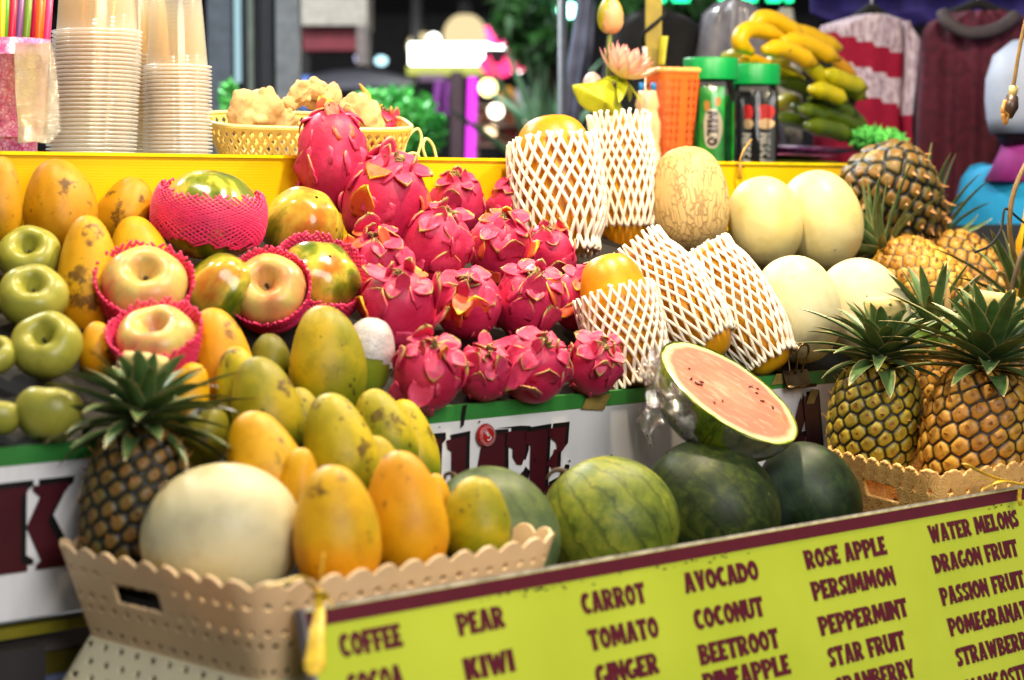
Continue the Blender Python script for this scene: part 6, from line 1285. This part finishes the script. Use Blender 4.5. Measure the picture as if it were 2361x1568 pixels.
def bandf(x, y): q = y - .30 * (x - 1960); return float(np.interp(q, [0, 92, 93, 152, 153, 214, 215, 500], [.5, .5, 1.5, 1.5, 2.5, 2.5, 3.5, 3.5]))
sw = grp('striped_sweater', (xpx(2000, 4.9), 4.9, 1.4), 'white lace and crimson striped sweater hanging behind the bananas', 'sweater'); swm = sweater_mat()
drape('body', [(36, 1968, 2050), (48, 1930, 2088), (60, 1890, 2092), (200, 1880, 2086), (330, 1876, 2084), (420, 1876, 2084)], 4.9, .06, 3, .008, swm, 4, 44, band=bandf, par=sw)
drape('sleeve', [(52, 2078, 2092), (90, 2082, 2122), (200, 2080, 2112), (264, 2074, 2104), (330, 2080, 2100)], 4.86, .04, 1, .004, swm, 5, 14, band=lambda x, y: .5 if y < 264 else 1.5, par=sw); hanger(sw, 2010, 18, 4.9, 52)
mr = grp('maroon_sweater', (xpx(2260, 4.9), 4.9, 1.4), 'plain maroon ribbed sweater with grey collar hanging by the person', 'sweater'); mrm = simple('maroon_knit', (84, 18, 40), .85, .25, 50, .3)
drape('body', [(30, 2190, 2340), (50, 2140, 2400), (80, 2122, 2420), (250, 2112, 2430), (460, 2106, 2450), (760, 2100, 2460)], 4.95, .07, 6, .016, mrm, 6, 60, par=mr); m = MB(); m.tube(spline([onY(2172, 28, 4.87), onY(2190, 56, 4.85), onY(2240, 76, 4.84), onY(2300, 66, 4.85), onY(2345, 36, 4.87)], 20), .016, 8); keep(m.build('collar', simple('grey_collar', (70, 60, 64), .8)), mr); hanger(mr, 2255, 8, 4.95, 90)
o = drape('navy_cloth', [(-60, 1860, 2500), (30, 1870, 2500), (60, 1960, 2480)], 5.25, .03, 5, .02, simple('navy_cloth', (44, 32, 110), .8, .2, 20), 7); tag(o, 'navy purple cloth hung along the rail behind both sweaters', 'cloth')
gp = grp('green_plant', (xpx(2020, 4.5), 4.5, 0), 'small bright green plant below the striped sweater', 'plant'); foliage('crown', [(2000, 318, 44, 26, .06), (2050, 325, 34, 30, .06)], 4.5, 220, .014, bush_m, 8, gp); m = MB(); m.tube([(xpx(2020, 4.5), 4.5, 0), (xpx(2020, 4.5), 4.5, zpx(330, 4.5))], .012, 6); keep(m.build('stem', simple('bark', (70, 52, 38), .9)), gp)
# yellow post with spiral cord, behind the table
yp = grp('yellow_post', (xpx(1503, 4.2), 4.2, 0), 'yellow post wound with a black cord above the orange basket', 'post'); Yp = 4.2; x0, x1 = xpx(1486, Yp), xpx(1522, Yp)
box3('shaft', x0, x1, Yp, Yp + (x1 - x0), 0, 2.3, simple('yellow_paint', (150, 130, 20), .5), yp); cx = (x0 + x1) / 2; rr = (x1 - x0) * .72
zz = np.linspace(1.2, 2.2, 120); m = MB(); m.tube(np.stack([cx + rr * np.cos((zz - 1.2) * 2 * np.pi / .115), Yp + (x1 - x0) / 2 + rr * np.sin((zz - 1.2) * 2 * np.pi / .115), zz], -1), .004, 6); keep(m.build('cord', black_cloth), yp)
o = drape('tape_flag', [(84, 1522, 1542), (110, 1520, 1538), (150, 1518, 1534)], 4.18, .01, 1, .006, simple('yellow_tape', (200, 190, 50), .4), 9, 8, .004); keep(o, yp)
# ------------------------------------------------------------------ person in a blue shirt at the right edge, turned away
def skin_obj(name, J, edges, mat, par, lv=2):
    me = bpy.data.meshes.new(name); me.from_pydata([j[:3] for j in J], edges, []); o = bpy.data.objects.new(name, me); col.objects.link(o); me.materials.append(mat)
    s_ = o.modifiers.new('skin', 'SKIN'); s_.use_smooth_shade = True; lay = me.skin_vertices[0].data
    for i, j in enumerate(J): lay[i].radius = (j[3], j[4] if len(j) > 4 else j[3]); lay[i].use_root = (i == 0)
    sb = o.modifiers.new('smooth', 'SUBSURF'); sb.levels = lv; sb.render_levels = lv; o.parent = par; return o
hx = xpx(2385, 4.55); ps = empty('person', Vector((hx, 4.55, 0)), 'person in a light blue shirt, purple collar and white cap, turned away', 'person'); ps.rotation_euler = (0, 0, R(118)); ps.scale = (.955, .955, .955); bpy.context.view_layer.update()
J = [(0, 0, .95, .13, .11), (0, .0, 1.15, .125, .10), (0, .01, 1.40, .15, .11), (0, .01, 1.51, .055, .055), (0, -.01, 1.55, .05, .055), (0, -.02, 1.62, .075, .09), (0, -.02, 1.72, .075, .09)]
E = [(i, i+1) for i in range(6)]
for s_ in (-1, 1):
    b = len(J); J += [(s_ * .17, .01, 1.46, .055), (s_ * .235, .0, 1.15, .042), (s_ * .22, -.18, 1.00, .032), (s_ * .20, -.25, .98, .03, .018)]; E += [(2, b), (b, b+1), (b+1, b+2), (b+2, b+3)]
    for k in range(4): q = len(J); J += [(s_ * .20 + (k - 1.5) * .02, -.31, .975, .008), (s_ * .20 + (k - 1.5) * .022, -.345 + .008 * abs(k - 1.5), .955, .007)]; E += [(b+3, q), (q, q+1)]
    q = len(J); J += [(s_ * .15, -.27, .975, .009), (s_ * .135, -.30, .965, .008)]; E += [(b+3, q), (q, q+1)]
    q = len(J); J += [(s_ * .10, 0, .88, .085), (s_ * .11, -.01, .50, .055), (s_ * .11, .01, .09, .04), (s_ * .11, -.14, .04, .035, .025)]; E += [(0, q), (q, q+1), (q+1, q+2), (q+2, q+3)]
skin_m = simple('skin', (150, 100, 76), .5, .08, 20); skin_obj('body', J, E, skin_m, ps)
blue = simple('blue_shirt', (20, 150, 206), .75, .10, 8, .1)
JS = [(0, .0, .92, .17, .13), (0, .0, 1.12, .165, .13), (0, .01, 1.38, .185, .14), (0, .01, 1.50, .11, .09)]; ES = [(0, 1), (1, 2), (2, 3)]
for s_ in (-1, 1): b = len(JS); JS += [(s_ * .165, .01, 1.47, .085), (s_ * .25, .0, 1.18, .078)]; ES += [(2, b), (b, b+1)]
skin_obj('shirt', JS, ES, blue, ps)
JT = [(0, 0, .95, .155, .125)]; ET = []
for s_ in (-1, 1): b = len(JT); JT += [(s_ * .10, 0, .86, .10), (s_ * .11, -.01, .50, .075), (s_ * .11, .01, .12, .06)]; ET += [(0, b), (b, b+1), (b+1, b+2)]
skin_obj('trousers', JT, ET, simple('dark_trousers', (40, 42, 60), .8), ps)
V, f, _ = lathe([(.125, 1.49), (.095, 1.55), (.076, 1.60), (.080, 1.625)], 28); o = obj('collar', V, f, simple('purple_collar', (120, 16, 106), .8), ps); o.modifiers.new('thickness', 'SOLIDIFY').thickness = .012
V, f, _ = lathe([(.066, 1.575), (.084, 1.61), (.092, 1.70), (.085, 1.76), (.05, 1.79), (.001, 1.795)], 28); V[:, 1] *= 1.16; V[:, 1] += np.where(V[:, 2] < 1.67, .02, 0); o = obj('hair', V, [q for q in f if not (V[list(q), 1].min() < -.055 and V[list(q), 2].max() < 1.72)], simple('black_hair', (22, 18, 18), .6, .3, 80), ps); o.modifiers.new('thickness', 'SOLIDIFY').thickness = .01
capm = simple('white_cap', (150, 160, 184), .6, .06, 20)
V, f, _ = lathe([(.104, 1.60), (.112, 1.64), (.116, 1.68), (.115, 1.73), (.10, 1.785), (.06, 1.82), (.001, 1.832)], 36); a = np.arctan2(V[:, 1], V[:, 0]); V[:, :2] *= (1 + .012 * np.cos(6 * a))[:, None]; V[:, 1] *= 1.14; o = obj('cap', V, f, capm, ps); o.modifiers.new('thickness', 'SOLIDIFY').thickness = .004
q = [(.105 * math.sin(u), -.11 - .085 * math.cos(u) * w, 1.665 - .012 * w) for w in (0, .5, 1) for u in np.linspace(-1.3, 1.3, 15)]; b_ = obj('brim', q, [(j*15+i, j*15+i+1, (j+1)*15+i+1, (j+1)*15+i) for j in range(2) for i in range(14)], capm, o); b_.modifiers.new('thickness', 'SOLIDIFY').thickness = .004
for s_ in (-1, 1):
    V, f, _ = lathe(ell_prof(.012, .03, 8), 10); e = obj('ear', V, f, skin_m, ps); e.location = (s_ * .085, -.01, 1.655); e = obj('eye', lathe(ell_prof(.012, .009, 8), 10)[0], f, simple('eye_white', (220, 220, 216), .3), ps); e.location = (s_ * .032, -.105, 1.675)
    m = MB(); m.tube([(s_ * .11, .05, .045), (s_ * .11, -.06, .05), (s_ * .11, -.18, .035)], [.045, .05, .04], 10, True, .7); m.build('shoe', black_cloth, ps)
m = MB(); m.tube([(0, -.11, 1.665), (0, -.135, 1.635), (0, -.118, 1.625)], [.010, .014, .010], 8); m.build('nose', skin_m, ps); m = MB(); m.tube([(-.022, -.106, 1.595), (0, -.114, 1.593), (.022, -.106, 1.595)], [.004, .006, .004], 8); m.build('mouth', simple('lips', (150, 76, 70), .5), ps)
# cords and yellow plastic at the right edge
def cord(pts, r, mat, label, t=.30, name='dangling_wire', g_='cords by the right edge'):
    c = onT(*pts[0], t); m = MB(); m.tube(spline([onT(x, y, t + .01 * i) - c for i, (x, y) in enumerate(pts)], 40), r, 7); o = m.build(name, mat); o.location = c; return tag(o, label, 'cord', g_)
tanc = simple('tan_cord', (150, 116, 66), .5, .15, 60)
cord([(2385, -20), (2362, 60), (2348, 130), (2336, 204)], .0034, tanc, 'tan cord carrying the small brown peg over the white cap'); cord([(2400, 330), (2362, 385), (2336, 450), (2328, 520), (2336, 580), (2352, 640), (2356, 740)], .0044, tanc, 'thick tan cord looping down beside the blue shirt'); cord([(2372, 560), (2350, 600), (2334, 660), (2330, 720), (2336, 800)], .0040, simple('grey_tan_cord', (110, 90, 64), .6), 'greyish tan cord behind the thick one'); cord([(2248, 582), (2282, 566), (2308, 530), (2316, 484), (2330, 488), (2362, 514), (2390, 520)], .0022, black_cloth, 'thin black cord crossing the blue shirt'); cord([(2300, 626), (2318, 640), (2334, 700), (2345, 760)], .0036, tanc, 'short tan cord curling over the brown pineapple')
pg = grp('wooden_peg', onT(2330, 245, .33), 'small brown peg with a pale plug hanging on the tan cord', 'peg'); kp = depth(onT(2330, 245, .33)) / F
m = MB(); m.tube([onT(2338, 200, .33), onT(2334, 222, .33)], [11 * kp, 9 * kp], 8); keep(m.build('plug', simple('pale_plug', (206, 180, 110), .4)), pg); m = MB(); m.tube([onT(2334, 222, .33), onT(2330, 245, .33), onT(2326, 272, .33)], [14 * kp, 19 * kp, 8 * kp], 8); keep(m.build('peg_body', simple('peg_brown', (64, 44, 34), .4)), pg); m = MB(); m.tube(spline([onT(2318, 232, .32), onT(2312, 256, .32), onT(2322, 266, .32), onT(2318, 284, .32), onT(2312, 262, .32)], 20), 5 * kp, 6); keep(m.build('wire_wrap', simple('orange_wire', (190, 130, 50), .4)), pg)
yb = grp('yellow_bag', onT(2380, 600, .40), 'yellow plastic bag hanging at the right edge', 'bag'); m = MB()
V, f = tube(spline([onT(2372, 430, .42), onT(2366, 520, .42), onT(2362, 600, .42), onT(2378, 690, .42)], 16), np.array([4, 10, 16, 20, 22, 24, 28, 32, 34, 34, 32, 30, 28, 24, 18, 10]) * kp, 14, True, .4); V += np.stack([vnoise(V, 60, i) for i in range(3)], -1) * .004; keep(obj('bag_body', V, f, simple('yellow_bag_plastic', (224, 160, 6), .35, .1, 20)), yb)
m = MB()
for d in ((-.9, .8, .2), (-.2, 1, .2), (.6, .8, .3), (-.8, -.3, .4)): leaf_strip(m, onT(2352, 700, .34), cv(*d), cv(0, 0, 1), 44 * kp, 13 * kp, .5, 2, .3)
o = m.build('yellow_blossom', simple('yellow_blossom', (232, 170, 10), .5)); tag(o, 'yellow petals of a blossom at the right edge above the leaves', 'flower')
